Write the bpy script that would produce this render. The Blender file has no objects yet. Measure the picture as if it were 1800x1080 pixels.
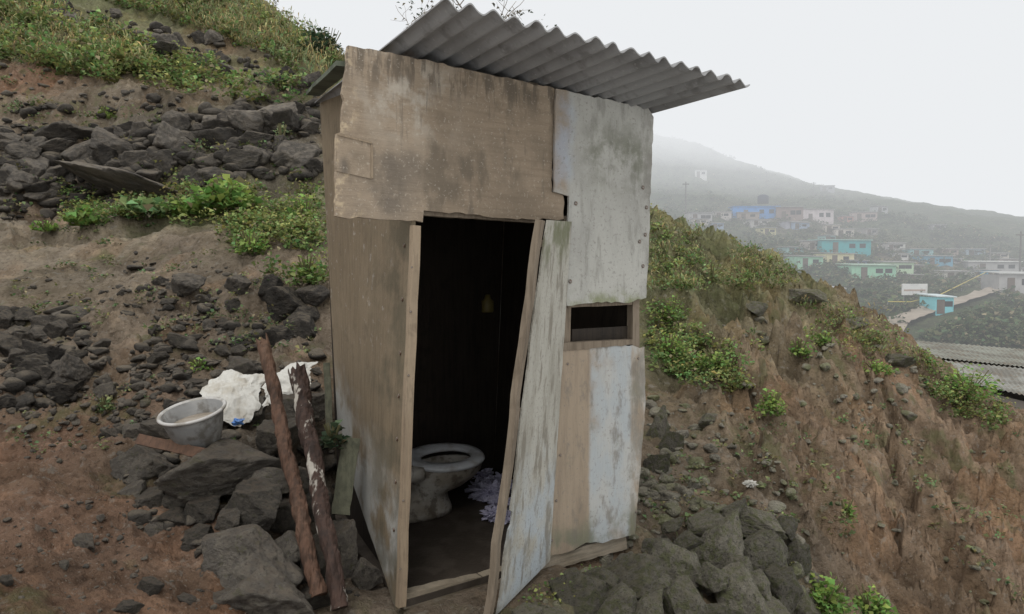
import bpy, math, random
import numpy as np
from mathutils import Vector, Matrix, Euler
rng=np.random.default_rng(7); random.seed(7)
S=bpy.context.scene
S.view_settings.view_transform='Standard'; S.view_settings.look='None'; S.view_settings.exposure=0
COL=S.collection
EYE=np.array([0,0,1.4]); PITCH=math.radians(2.39); cp,sp=math.cos(PITCH),math.sin(PITCH)
# ---------------------------------------------------------------- camera
cam=bpy.data.cameras.new("camera"); co=bpy.data.objects.new("camera",cam); COL.objects.link(co)
co.location=(0,0,1.4); co.rotation_euler=(math.radians(90)-PITCH,0,0)
cam.lens=24; cam.sensor_width=36; cam.clip_end=3000; cam.clip_start=0.05; S.camera=co
def ray(px,py):
    a=(px-900)/1200.; b=(540-py)/1200.
    return np.array([a, cp+b*sp, -sp+b*cp])
def P(px,py,y):
    d=ray(px,py); return EYE+d*(y/d[1])
F0=np.array([-.483,2.9,0.]); E=np.array([.816,.578,0.]); NO=np.array([.578,-.816,0.])
E/=np.linalg.norm(E); NO/=np.linalg.norm(NO)
def front(px,py,off=0.):
    d=ray(px,py); t=np.dot(F0+NO*off-EYE,NO)/np.dot(d,NO); return EYE+d*t
def UV(u,v,z): return F0+E*u-NO*v+np.array([0,0,z])
# ---------------------------------------------------------------- noise
_p=np.random.default_rng(3).permutation(256); _p=np.concatenate([_p,_p,_p])
_g=np.random.default_rng(5).normal(size=(256,3)); _g/=np.linalg.norm(_g,axis=1)[:,None]
def pn(x,y,z):
    x,y,z=np.broadcast_arrays(np.asarray(x,float),y,z)
    xi=np.floor(x).astype(int);yi=np.floor(y).astype(int);zi=np.floor(z).astype(int)
    xf=x-xi;yf=y-yi;zf=z-zi
    f=lambda t:t*t*t*(t*(t*6-15)+10)
    u,v,w=f(xf),f(yf),f(zf); r=0
    for i in (0,1):
        for j in (0,1):
            for k in (0,1):
                h=_p[_p[_p[(xi+i)&255]+((yi+j)&255)]+((zi+k)&255)]
                g=_g[h]
                r=r+((u if i else 1-u)*(v if j else 1-v)*(w if k else 1-w))*(g[...,0]*(xf-i)+g[...,1]*(yf-j)+g[...,2]*(zf-k))
    return r*1.6
def fbm(x,y,z,o=4,g=.5):
    r=0;a=1;s=1
    for i in range(o):
        r=r+a*pn(x*s+i*17.3,y*s+i*5.1,np.asarray(z)*s+i*9.7); a*=g; s*=2.03
    return r
def rfbm(x,y,z,o=4,g=.5):
    r=0;a=1;s=1
    for i in range(o):
        r=r+a*(1-2*np.abs(pn(x*s+i*17.3,y*s+i*5.1,np.asarray(z)*s+i*9.7))); a*=g; s*=2.03
    return r
def sst(a,b,x):
    t=np.clip((x-a)/(b-a),0,1); return t*t*(3-2*t)
# ---------------------------------------------------------------- materials
def layered(name,base,layers=(),rough=.85,bump=.3,bumps=(40,),bdist=.01,spec=.3,attr=None,objrand=0,topcol=None,metal=0,coord='Object'):
    m=bpy.data.materials.new(name); m.use_nodes=True; nt=m.node_tree; N=nt.nodes; L=nt.links
    b=N['Principled BSDF']; b.inputs['Roughness'].default_value=rough; b.inputs['Specular IOR Level'].default_value=spec
    b.inputs['Metallic'].default_value=metal
    tc=N.new('ShaderNodeTexCoord'); src=tc.outputs[coord]
    def noise(scale,vec=(1,1,1),detail=7,off=0,ro=.6):
        mp=N.new('ShaderNodeMapping'); mp.inputs['Scale'].default_value=vec; mp.inputs['Location'].default_value=(off,off*.7,off*1.3)
        L.new(src,mp.inputs[0]); n=N.new('ShaderNodeTexNoise'); n.inputs['Scale'].default_value=scale
        n.inputs['Detail'].default_value=detail; n.inputs['Roughness'].default_value=ro
        L.new(mp.outputs[0],n.inputs['Vector']); return n.outputs['Fac']
    def mr(v,lo,hi,a=0.,c=1.):
        r=N.new('ShaderNodeMapRange'); r.interpolation_type='SMOOTHSTEP'
        L.new(v,r.inputs['Value'])
        r.inputs['From Min'].default_value=lo;r.inputs['From Max'].default_value=hi;r.inputs['To Min'].default_value=a;r.inputs['To Max'].default_value=c
        return r.outputs[0]
    def mul(a,c,op='MULTIPLY'):
        q=N.new('ShaderNodeMath'); q.operation=op
        for i,x in enumerate((a,c)):
            if isinstance(x,(int,float)): q.inputs[i].default_value=x
            else: L.new(x,q.inputs[i])
        return q.outputs[0]
    def mix(f,a,c,bt='MIX'):
        q=N.new('ShaderNodeMix'); q.data_type='RGBA'; q.blend_type=bt
        if isinstance(f,(int,float)): q.inputs[0].default_value=f
        else: L.new(f,q.inputs[0])
        for i,x in ((6,a),(7,c)):
            if isinstance(x,tuple): q.inputs[i].default_value=(*x,1)
            else: L.new(x,q.inputs[i])
        return q.outputs[2]
    if attr:
        at=N.new('ShaderNodeAttribute'); at.attribute_name=attr; cur=at.outputs['Color']
    else: cur=mix(0.,base,base)
    for i,l in enumerate(layers):
        n=noise(l.get('s',5),l.get('v',(1,1,1)),l.get('d',7),off=i*3.7+1.3)
        f=mr(n,l['lo'],l['hi'])
        if 'box' in l:
            u0,u1,v0,v1,sf=l['box']
            uvn=N.new('ShaderNodeUVMap'); sx=N.new('ShaderNodeSeparateXYZ'); L.new(uvn.outputs[0],sx.inputs[0])
            wob=mul(mul(noise(9,detail=4,off=i*2.),-.5,'ADD'),l.get('wob',.18))
            uu=mul(sx.outputs[0],wob,'ADD'); vv=mul(sx.outputs[1],wob,'ADD')
            for val,a,c in ((uu,u0-sf,u0+sf),(vv,v0-sf,v0+sf)): f=mul(f,mr(val,a,c))
            for val,a,c in ((uu,u1-sf,u1+sf),(vv,v1-sf,v1+sf)): f=mul(f,mr(val,a,c,1.,0.))
        f=mul(f,l.get('k',1.))
        cur=mix(f,cur,l['c'],l.get('bt','MIX'))
    if objrand:
        oi=N.new('ShaderNodeObjectInfo'); r=mr(oi.outputs['Random'],0,1,1-objrand,1+objrand)
        cb=N.new('ShaderNodeCombineXYZ'); [L.new(r,cb.inputs[k]) for k in range(3)]
        cur=mix(1.,cur,cb.outputs[0],'MULTIPLY')
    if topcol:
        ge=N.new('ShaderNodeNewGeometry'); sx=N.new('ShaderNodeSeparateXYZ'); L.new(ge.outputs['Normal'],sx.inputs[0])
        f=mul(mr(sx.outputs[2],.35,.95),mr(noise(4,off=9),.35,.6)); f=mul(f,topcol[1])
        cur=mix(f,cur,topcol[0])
    L.new(cur,b.inputs['Base Color'])
    h=None
    for i,s in enumerate(bumps):
        vec=(1,1,1)
        if isinstance(s,tuple): s,vec=s
        n=noise(s,vec,8,off=20+i*5,ro=.65); n=mul(n,1./(1+i*.6)); h=n if h is None else mul(h,n,'ADD')
    bp=N.new('ShaderNodeBump'); bp.inputs['Strength'].default_value=bump; bp.inputs['Distance'].default_value=bdist
    L.new(h,bp.inputs['Height']); L.new(bp.outputs[0],b.inputs['Normal'])
    return m
GV=(14,14,1.2); GH=(1.5,1.5,16)
M={}
M['soil']=layered('soil',(.1,.08,.05),[
 dict(s=1.3,lo=.42,hi=.62,c=(.74,.72,.67),bt='MULTIPLY',k=.8),
 dict(s=7,lo=.45,hi=.62,c=(.64,.62,.6),bt='MULTIPLY',k=.7),
 dict(s=28,lo=.5,hi=.66,c=(.5,.48,.46),bt='MULTIPLY',k=.7),
 dict(s=4,lo=.5,hi=.68,c=(1.5,1.47,1.42),bt='MULTIPLY',k=.8),
 dict(s=60,lo=.58,hi=.7,c=(.4,.36,.3),k=.45),
 dict(s=14,lo=.57,hi=.68,c=(.3,.28,.24),k=.45),
 dict(s=2.2,lo=.54,hi=.66,c=(.12,.135,.055),k=.5)],attr='Col',bump=1,bumps=(9,38,130),bdist=.05,rough=.93,spec=.2)
M['farsoil']=layered('far_hill_ground',(.1,.08,.05),[
 dict(s=.25,lo=.42,hi=.6,c=(.075,.11,.045),k=.8),
 dict(s=.8,lo=.48,hi=.6,c=(.065,.065,.045),k=.6),
 dict(s=.6,lo=.57,hi=.67,c=(.25,.2,.15),k=.5)],attr='Col',bump=1,bumps=(1,3.5),bdist=.9,rough=.95,spec=.1)
M['rock']=layered('basalt',(.14,.126,.108),[
 dict(s=3,lo=.4,hi=.65,c=(.235,.21,.172),k=.85),
 dict(s=11,lo=.52,hi=.68,c=(.065,.058,.052),k=.7),
 dict(s=25,lo=.58,hi=.7,c=(.3,.28,.24),k=.5),
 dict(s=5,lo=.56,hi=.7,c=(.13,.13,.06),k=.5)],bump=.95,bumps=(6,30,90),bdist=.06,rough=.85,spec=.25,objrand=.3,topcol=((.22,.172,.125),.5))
M['rockdark']=layered('dark_basalt',(.085,.077,.068),[
 dict(s=3,lo=.4,hi=.65,c=(.165,.145,.12),k=.85),
 dict(s=6,lo=.56,hi=.68,c=(.19,.17,.14),k=.5),
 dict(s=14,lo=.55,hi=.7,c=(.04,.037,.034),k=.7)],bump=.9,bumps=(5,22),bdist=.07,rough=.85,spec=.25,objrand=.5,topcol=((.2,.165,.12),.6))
M['rockmoss']=layered('mossy_rock',(.2,.185,.15),[
 dict(s=2.5,lo=.4,hi=.62,c=(.3,.28,.225),k=.8),
 dict(s=4,lo=.46,hi=.6,c=(.155,.17,.07),k=.7),
 dict(s=13,lo=.52,hi=.66,c=(.075,.068,.06),k=.75),
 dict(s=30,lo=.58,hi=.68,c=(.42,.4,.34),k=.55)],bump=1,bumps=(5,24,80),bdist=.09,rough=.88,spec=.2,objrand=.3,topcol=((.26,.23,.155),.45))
def wood(name,base,dark,light,v=GV,gk=.75,**k):
    return layered(name,base,[dict(s=3,v=v,lo=.4,hi=.65,c=dark,k=gk),dict(s=1.6,lo=.42,hi=.68,c=light,k=.55),
      dict(s=9,lo=.55,hi=.72,c=dark,k=.6),dict(s=60,v=(1,1,.15) if v==GV else (1,1,4),lo=.55,hi=.68,c=dark,k=.45)]+k.pop('extra',[]),
      bump=.45,bumps=((6,v),(70,(1,1,1))),bdist=.006,rough=.8,**k)
M['ply_top']=wood('weathered_plywood',(.28,.22,.158),(.18,.138,.097),(.37,.303,.228),v=GH,gk=.45,extra=[
  dict(s=2.5,lo=.42,hi=.56,c=(.12,.103,.085),k=.85,box=(.12,.3,.02,.45,.12)),
  dict(s=4,lo=.42,hi=.6,c=(.175,.14,.102),k=.6,box=(.4,1.1,.1,.7,.2)),
  dict(s=9,lo=.44,hi=.58,c=(.48,.45,.39),k=.6,box=(.15,.4,.55,.98,.15)),
  dict(s=6,v=(4,4,.7),lo=.46,hi=.58,c=(.12,.098,.075),k=.8,box=(-.3,1.3,.8,1.3,.12)),
  dict(s=14,lo=.5,hi=.6,c=(.5,.4,.27),k=.75,box=(-.3,.07,-.3,1.3,.03)),
  dict(s=5,v=(1,1,.5),lo=.56,hi=.66,c=(.13,.107,.08),k=.7),
  dict(s=9,v=(3,3,.35),lo=.58,hi=.68,c=(.15,.125,.097),k=.6),
  dict(s=80,lo=.58,hi=.66,c=(.45,.4,.33),k=.45)])
M['ply_side']=wood('damp_plywood',(.2,.155,.102),(.115,.09,.062),(.265,.21,.145),gk=.5,extra=[
  dict(s=4,lo=.4,hi=.58,c=(.38,.38,.36),k=.85,box=(-.3,1.3,-.3,.18,.09)),
  dict(s=22,lo=.6,hi=.68,c=(.42,.39,.35),k=.6,box=(-.3,.8,.4,.75,.15)),
  dict(s=5,lo=.4,hi=.6,c=(.09,.082,.056),k=.6,box=(.65,1.4,-.3,1.3,.2))])
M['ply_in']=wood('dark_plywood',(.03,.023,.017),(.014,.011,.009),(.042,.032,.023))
M['panel_w']=layered('weathered_whitish_board',(.43,.425,.39),[
  dict(s=2.2,v=(1,1,.6),lo=.4,hi=.64,c=(.32,.315,.29),k=.85),
  dict(s=7,v=(3,3,.7),lo=.5,hi=.68,c=(.22,.215,.19),k=.55),
  dict(s=3,lo=.3,hi=.5,c=(.29,.235,.18),k=.85,box=(-.3,.13,.52,1.3,.04)),
  dict(s=5,lo=.35,hi=.55,c=(.37,.43,.52),k=.55,box=(.02,.17,.5,.95,.06)),
  dict(s=8,lo=.4,hi=.58,c=(.13,.135,.095),k=.75,box=(.3,.95,.62,.86,.14)),
  dict(s=8,lo=.4,hi=.6,c=(.17,.19,.08),k=.75,box=(-.2,1.3,-.3,.045,.04)),
  dict(s=6,lo=.4,hi=.6,c=(.18,.17,.15),k=.7,box=(.9,1.4,-.3,1.3,.07)),
  dict(s=60,lo=.56,hi=.66,c=(.23,.22,.2),k=.6),dict(s=110,lo=.6,hi=.7,c=(.58,.58,.55),k=.4)],bump=.5,bumps=(12,80),bdist=.008)
M['panel_low']=layered('patched_board',(.31,.25,.185),[
  dict(s=3,v=(8,8,1),lo=.42,hi=.66,c=(.22,.175,.13),k=.6),
  dict(s=2,lo=.3,hi=.5,c=(.38,.42,.44),k=.85,box=(.42,.84,-.3,1.3,.02),wob=.04),
  dict(s=4,v=(2,2,1),lo=.4,hi=.62,c=(.42,.415,.39),k=.8,box=(.42,1.3,-.3,1.3,.02),wob=.04),
  dict(s=6,lo=.38,hi=.6,c=(.2,.19,.165),k=.75,box=(.86,1.4,-.3,1.3,.05)),
  dict(s=6,lo=.42,hi=.6,c=(.15,.16,.11),k=.8,box=(-.3,1.3,-.3,.12,.08)),
  dict(s=9,v=(1.5,1.5,.7),lo=.54,hi=.68,c=(.17,.15,.125),k=.65),
  dict(s=5,lo=.57,hi=.68,c=(.18,.17,.13),k=.6),
  dict(s=60,lo=.57,hi=.67,c=(.19,.17,.15),k=.5)],bump=.5,bumps=((7,GV),60),bdist=.006)
M['door_sheet']=layered('faded_door_board',(.41,.395,.345),[
  dict(s=3,v=(2.5,2.5,.8),lo=.42,hi=.66,c=(.29,.275,.23),k=.75),
  dict(s=5,lo=.38,hi=.62,c=(.38,.43,.47),k=.8,box=(-.3,1.3,-.3,.3,.16)),
  dict(s=9,v=(2,2,.6),lo=.5,hi=.64,c=(.19,.17,.135),k=.75),
  dict(s=7,lo=.4,hi=.58,c=(.13,.14,.07),k=.8,box=(-.3,1.3,.9,1.3,.06)),
  dict(s=6,lo=.4,hi=.58,c=(.17,.165,.14),k=.7,box=(-.3,.12,-.3,1.3,.05)),
  dict(s=70,lo=.55,hi=.66,c=(.2,.19,.17),k=.6)],bump=.6,bumps=(9,70),bdist=.01)
M['stud']=wood('pale_timber',(.28,.215,.148),(.16,.122,.085),(.35,.28,.2),gk=.6)
M['stud_dk']=wood('old_timber',(.2,.16,.118),(.11,.086,.062),(.27,.23,.175))
M['sillw']=wood('mouldy_timber',(.27,.225,.165),(.13,.11,.08),(.38,.35,.29),v=GH)
M['log']=wood('bark_brown_wood',(.1,.055,.036),(.032,.02,.014),(.17,.105,.07))
M['log2']=wood('dark_burnt_wood',(.05,.03,.023),(.02,.014,.012),(.09,.05,.035),extra=[dict(s=7,v=(2,2,.6),lo=.56,hi=.62,c=(.42,.39,.34),k=.85)])
M['greenw']=wood('mossy_timber',(.085,.085,.056),(.04,.042,.028),(.12,.12,.082))
M['roofm']=layered('grey_corrugated_cement',(.3,.3,.3),[
  dict(s=2,lo=.4,hi=.65,c=(.2,.2,.2),k=.8),dict(s=9,v=(1,1,1),lo=.52,hi=.68,c=(.14,.135,.13),k=.6),
  dict(s=40,lo=.6,hi=.7,c=(.42,.42,.41),k=.4)],bump=.3,bumps=(30,120),bdist=.004,rough=.65,spec=.3)
M['roofgr']=layered('mossy_roofing',(.12,.135,.1),[dict(s=5,lo=.4,hi=.6,c=(.06,.07,.05),k=.8)],bump=.3)
M['ceramic']=layered('grimy_ceramic',(.42,.4,.36),[dict(s=5,lo=.38,hi=.6,c=(.24,.21,.165),k=.85),dict(s=16,lo=.48,hi=.62,c=(.1,.08,.06),k=.8)],bump=.15,rough=.5,spec=.35)
M['seatm']=layered('grimy_plastic_seat',(.54,.56,.58),[dict(s=9,lo=.45,hi=.66,c=(.3,.28,.25),k=.65)],bump=.05,rough=.35,spec=.5)
M['murk']=layered('murky_stain',(.11,.085,.05),bump=.1,rough=.3)
M['paper']=layered('crumpled_tissue',(.6,.58,.72),[dict(s=12,lo=.45,hi=.6,c=(.42,.41,.58),k=.8)],bump=.6,bumps=(25,),bdist=.02)
M['basin']=layered('scuffed_grey_plastic',(.2,.2,.195),[dict(s=6,v=(1,1,2),lo=.42,hi=.62,c=(.29,.285,.27),k=.6),dict(s=12,lo=.48,hi=.64,c=(.1,.09,.075),k=.8)],bump=.25,rough=.6)
M['basinrim']=layered('white_plastic_rim',(.46,.45,.43),[dict(s=14,lo=.46,hi=.62,c=(.24,.22,.185),k=.75)],bump=.1,rough=.5)
M['mud']=layered('dried_mud',(.22,.185,.145),[dict(s=9,lo=.4,hi=.6,c=(.33,.295,.25),k=.8)],bump=.6,bumps=(20,60))
M['sack']=layered('dirty_white_sack',(.54,.53,.49),[dict(s=6,lo=.48,hi=.64,c=(.34,.3,.23),k=.7),dict(s=22,lo=.54,hi=.68,c=(.4,.37,.32),k=.6)],bump=.5,bumps=(15,90),bdist=.01,rough=.7)
M['blue']=layered('blue_plastic',(.08,.2,.5),[dict(s=20,lo=.5,hi=.6,c=(.2,.3,.5),k=.6)],bump=.2,rough=.4)
M['cap']=layered('rusty_cap',(.22,.2,.18),[dict(s=50,lo=.45,hi=.6,c=(.12,.06,.03),k=.9)],bump=.2,rough=.5,metal=.3)
M['yellow']=layered('dull_yellow_plastic',(.1,.08,.025),bump=.1,rough=.5)
M['dark']=layered('dark_opening',(.02,.02,.022),bump=.1)
def leafmat(name):
    m=bpy.data.materials.new(name); m.use_nodes=True; nt=m.node_tree; N=nt.nodes;L=nt.links
    b=N['Principled BSDF']; b.inputs['Roughness'].default_value=.6; b.inputs['Specular IOR Level'].default_value=.25
    a=N.new('ShaderNodeAttribute'); a.attribute_name='Col'; L.new(a.outputs['Color'],b.inputs['Base Color'])
    t=N.new('ShaderNodeBsdfTranslucent'); L.new(a.outputs['Color'],t.inputs['Color'])
    x=N.new('ShaderNodeMixShader'); x.inputs[0].default_value=.35; L.new(b.outputs[0],x.inputs[1]); L.new(t.outputs[0],x.inputs[2])
    L.new(x.outputs[0],N['Material Output'].inputs['Surface']); return m
M['leaf']=leafmat('foliage')
def paint(name,c,d=.75):
    return layered(name,c,[dict(s=.8,lo=.45,hi=.65,c=tuple(x*d for x in c),k=.7),dict(s=3,v=(1,1,.3),lo=.58,hi=.7,c=(.2,.17,.14),k=.4)],bump=.1,rough=.8)
# ---------------------------------------------------------------- mesh helpers
def link(o,parent=None):
    COL.objects.link(o)
    if parent is not None:
        o.parent=parent; o.matrix_parent_inverse=parent.matrix_basis.inverted()
    return o
def tag(o,label=None,cat=None,kind=None,group=None):
    if label: o["label"]=label
    if cat: o["category"]=cat
    if kind: o["kind"]=kind
    if group: o["group"]=group
    return o
def fast(name,V,F,mat,col=None,smooth=False,parent=None):
    V=np.asarray(V,np.float32);F=np.asarray(F,np.int32);k=F.shape[1]
    me=bpy.data.meshes.new(name); me.vertices.add(len(V)); me.vertices.foreach_set('co',V.ravel())
    me.loops.add(F.size); me.loops.foreach_set('vertex_index',F.ravel()); me.polygons.add(len(F))
    me.polygons.foreach_set('loop_start',np.arange(0,F.size,k,dtype=np.int32))
    me.polygons.foreach_set('loop_total',np.full(len(F),k,np.int32))
    if smooth: me.polygons.foreach_set('use_smooth',np.ones(len(F),bool))
    me.update(calc_edges=True); me.validate()
    if col is not None:
        a=me.color_attributes.new('Col','FLOAT_COLOR','POINT'); c=np.ones((len(V),4),np.float32); c[:,:3]=col; a.data.foreach_set('color',c.ravel())
    me.materials.append(M[mat] if isinstance(mat,str) else mat)
    o=bpy.data.objects.new(name,me); return link(o,parent)
def mk(name,V,F,mat,parent=None,smooth=False,uv=None):
    me=bpy.data.meshes.new(name); me.from_pydata([tuple(map(float,v)) for v in V],[],F)
    me.materials.append(M[mat] if isinstance(mat,str) else mat)
    if smooth:
        for p in me.polygons: p.use_smooth=True
    if uv is not None:
        l=me.uv_layers.new(name='UVMap')
        for lp in me.loops: l.data[lp.index].uv=uv[lp.vertex_index]
    me.update(); o=bpy.data.objects.new(name,me); return link(o,parent)
def empty(name,loc,label,cat,group=None):
    o=bpy.data.objects.new(name,None); o.location=loc; o.empty_display_size=.2; COL.objects.link(o); return tag(o,label,cat,group=group)
def ragged(pts,step=.05,amp=.004):
    out=[];n=len(pts)
    for i in range(n):
        a=np.array(pts[i]);b=np.array(pts[(i+1)%n]);k=max(1,int(np.linalg.norm(b-a)/step))
        for j in range(k):
            q=a+(b-a)*j/k
            if j>0: q=q+rng.normal(size=3)*amp*np.array([.8,.6,1.])
            out.append(q)
    return out
import bmesh
def panel(name,pts,nrm,th,mat,parent,amp=.003,step=.04):
    pts=ragged(pts,step,amp) if amp else [np.array(p) for p in pts]
    n=len(pts); nrm=np.array(nrm); p0=pts[0]; pts=[p-nrm*np.dot(p-p0,nrm) for p in pts]
    V=pts+[p-nrm*th for p in pts]
    A=np.array([-nrm[1],nrm[0],0]); uu=[np.dot(v,A) for v in V]; zz=[v[2] for v in V]
    u0,u1,z0,z1=min(uu),max(uu),min(zz),max(zz)
    uv=[((a-u0)/(u1-u0),(b-z0)/(z1-z0)) for a,b in zip(uu,zz)]
    F=[list(range(n)),list(range(2*n-1,n-1,-1))]+[[i,n+i,n+(i+1)%n,(i+1)%n] for i in range(n)]
    o=mk(name,V,F,mat,parent,uv=uv)
    bm=bmesh.new(); bm.from_mesh(o.data); bmesh.ops.recalc_face_normals(bm,faces=bm.faces); bm.to_mesh(o.data); bm.free()
    return o
def beam(name,a,b,w,d,mat,parent,side=None,nseg=10,jit=.0015):
    a=np.array(a,float);b=np.array(b,float);t=(b-a)/np.linalg.norm(b-a)
    side=np.array(side if side is not None else (1,0,0),float); side-=t*np.dot(side,t); side/=np.linalg.norm(side); up=np.cross(t,side)
    V=[];F=[]
    for i in range(nseg+1):
        c=a+(b-a)*i/nseg+rng.normal(size=3)*jit
        for s,u in ((-1,-1),(1,-1),(1,1),(-1,1)): V.append(c+side*s*w/2+up*u*d/2)
    for i in range(nseg):
        for j in range(4): F.append([i*4+j,i*4+(j+1)%4,i*4+4+(j+1)%4,i*4+4+j])
    F+= [[3,2,1,0],[nseg*4+k for k in range(4)]]
    return mk(name,V,F,mat,parent)
def tube(pts,rad,seg=8):
    pts=[np.array(p,float) for p in pts];V=[];F=[]
    for i,p in enumerate(pts):
        t=pts[min(i+1,len(pts)-1)]-pts[max(i-1,0)]; t/=np.linalg.norm(t)+1e-9
        s=np.cross(t,(0.13,.97,.2)); s/=np.linalg.norm(s); u=np.cross(t,s)
        for k in range(seg):
            a=2*math.pi*k/seg; V.append(p+(s*math.cos(a)+u*math.sin(a))*rad[i])
    for i in range(len(pts)-1):
        for k in range(seg): F.append([i*seg+k,i*seg+(k+1)%seg,(i+1)*seg+(k+1)%seg,(i+1)*seg+k])
    return V,F
# ---------------------------------------------------------------- terrain
R=(.24,.15,.102);B=(.225,.18,.135);PA=(.3,.252,.192);G=(.165,.17,.09);C=(.245,.175,.12);D=(.14,.12,.095);C2=(.225,.175,.122)
ctl=[(0,1080,2.0,R),(250,1080,2.3,R),(450,1080,2.6,R),(600,1075,2.85,B),(760,1079,2.85,B),
(100,920,2.9,R),(200,900,3.1,R),(350,930,3.1,R),(520,960,3.15,D),(0,780,3.6,R),(150,760,3.9,R),(300,790,3.7,B),(400,830,3.5,D),(480,830,3.55,D),(570,800,3.8,D),
(50,660,5,B),(300,650,5,B),(500,640,5,B),(600,640,5.2,B),(-300,700,4,R),(-300,1080,2,R),(-300,450,8,B),
(50,560,6.2,B),(300,560,6.2,B),(540,560,6.0,B),(0,470,7.8,PA),(120,450,8,PA),(300,440,7.8,B),(500,450,7.5,B),
(150,410,9.3,PA),(350,395,9.3,G),(20,400,9.4,PA),(100,370,10.5,B),(400,345,10.2,G),(560,360,9.5,G),
(60,330,11,D),(200,330,11,D),(480,320,11,D),(50,210,12.2,B),(250,215,12,D),(500,200,12,D),
(60,140,14.5,R),(350,170,14,C2),(150,90,16,C2),(320,110,17,G),(520,150,16.5,G),(0,40,18,G),
(250,20,22,G),(420,80,20,C2),(440,0,28,G),(520,55,25.5,G),(600,110,23,G),(300,-60,30,G),(0,-150,33,G),(-300,-200,33,G),(-300,100,16,G),
(870,600,6.5,B),(870,400,10,B),(750,250,17,G),(1000,310,14,G),(700,180,20,G),
(1150,385,12,G),(1230,410,12,G),(1300,445,12,G),(1400,495,12,G),(1500,548,12,C2),(1600,622,12,C2),(1780,730,11,C),(1950,800,11,C),
(1150,500,9.3,G),(1300,545,9.6,G),(1150,620,7.2,G),(1150,760,5.2,C2),(1130,900,4.0,B),(1250,880,4.2,C2),(1330,900,4.2,B),
(1250,700,6.4,C2),(1400,640,8.8,C2),(1550,680,9.6,C),(1680,748,9.6,C),
(1400,780,6.6,C),(1500,860,6.4,C),(1650,850,7.6,C),(1800,880,8.2,C),(1950,950,8,C),
(1410,985,4.3,B),(1500,1000,5.0,C),(1600,1080,5.1,C),(1750,1000,6.3,C),(1800,1080,5.8,C),(1950,1200,5.5,C),
(900,1079,2.85,B),(1100,1079,2.9,B),(1250,1070,3.2,B),(1380,1080,3.7,G),(1100,990,3.35,B),(1500,1200,4.0,C)]
cq=[];cz=[];cc=[]
def addc(x,y,z,c): cq.append((math.atan2(x,y),math.log(math.hypot(x,y))));cz.append(z);cc.append(c)
for px,py,d,c in ctl:
    p=P(px,py,d); addc(p[0],p[1],p[2],c)
for az,r,z,c in [(-60,.6,.1,R),(0,.6,-.1,B),(60,.6,-.3,B),(-65,2,.7,R),(60,3,-1.0,C),(-70,8,3.5,B),(-70,33,16,G),(65,10,-4.5,C),
  (60,40,-22,C),(40,18,-4.2,C2),(40,45,-20,C2),(20,17,-1.2,G),(30,17,-2.8,G),(20,45,-16,G),(10,17,1.7,G),(8,45,-10,G),(0,24,3,G),(-5,45,-4,G),(-20,42,11,G),(-13,34,5,G),(-35,45,17,G),(-50,45,20,G),(10,1.5,-.08,B),(30,2.0,-.2,B),(45,2.2,-.5,B),(-45,1.0,.25,R),(0,1.6,-.02,B),(50,6,-2,C)]:
    a=math.radians(az); addc(r*math.sin(a),r*math.cos(a),z,c)
cq=np.array(cq);cz=np.array(cz);cc=np.array(cc)
def tpsfit(q,z,lam=.0008):
    sc=np.array([1.,.7]); q=q*sc;n=len(q)
    d=np.linalg.norm(q[:,None]-q[None],axis=2); K=np.where(d>0,d*d*np.log(d+1e-12),0)+lam*np.eye(n)
    A=np.zeros((n+3,n+3));A[:n,:n]=K;Pm=np.c_[np.ones(n),q];A[:n,n:]=Pm;A[n:,:n]=Pm.T
    w=np.linalg.solve(A,np.r_[z,0,0,0])
    def f(X):
        X=X*sc;r=np.empty(len(X))
        for i in range(0,len(X),40000):
            x=X[i:i+40000];dd=np.linalg.norm(x[:,None]-q[None],axis=2)
            r[i:i+40000]=(dd*dd*np.log(dd+1e-12))@w[:n]+np.c_[np.ones(len(x)),x]@w[n:]
        return r
    return f
def idw(Q,q,c,p=3.2):
    out=np.empty((len(Q),3))
    for i in range(0,len(Q),40000):
        x=Q[i:i+40000];d=np.linalg.norm((x[:,None]-q[None])*np.array([1.,.8]),axis=2)+.02
        w=d**-p;out[i:i+40000]=(w@c)/w.sum(1)[:,None]
    return out
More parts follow.
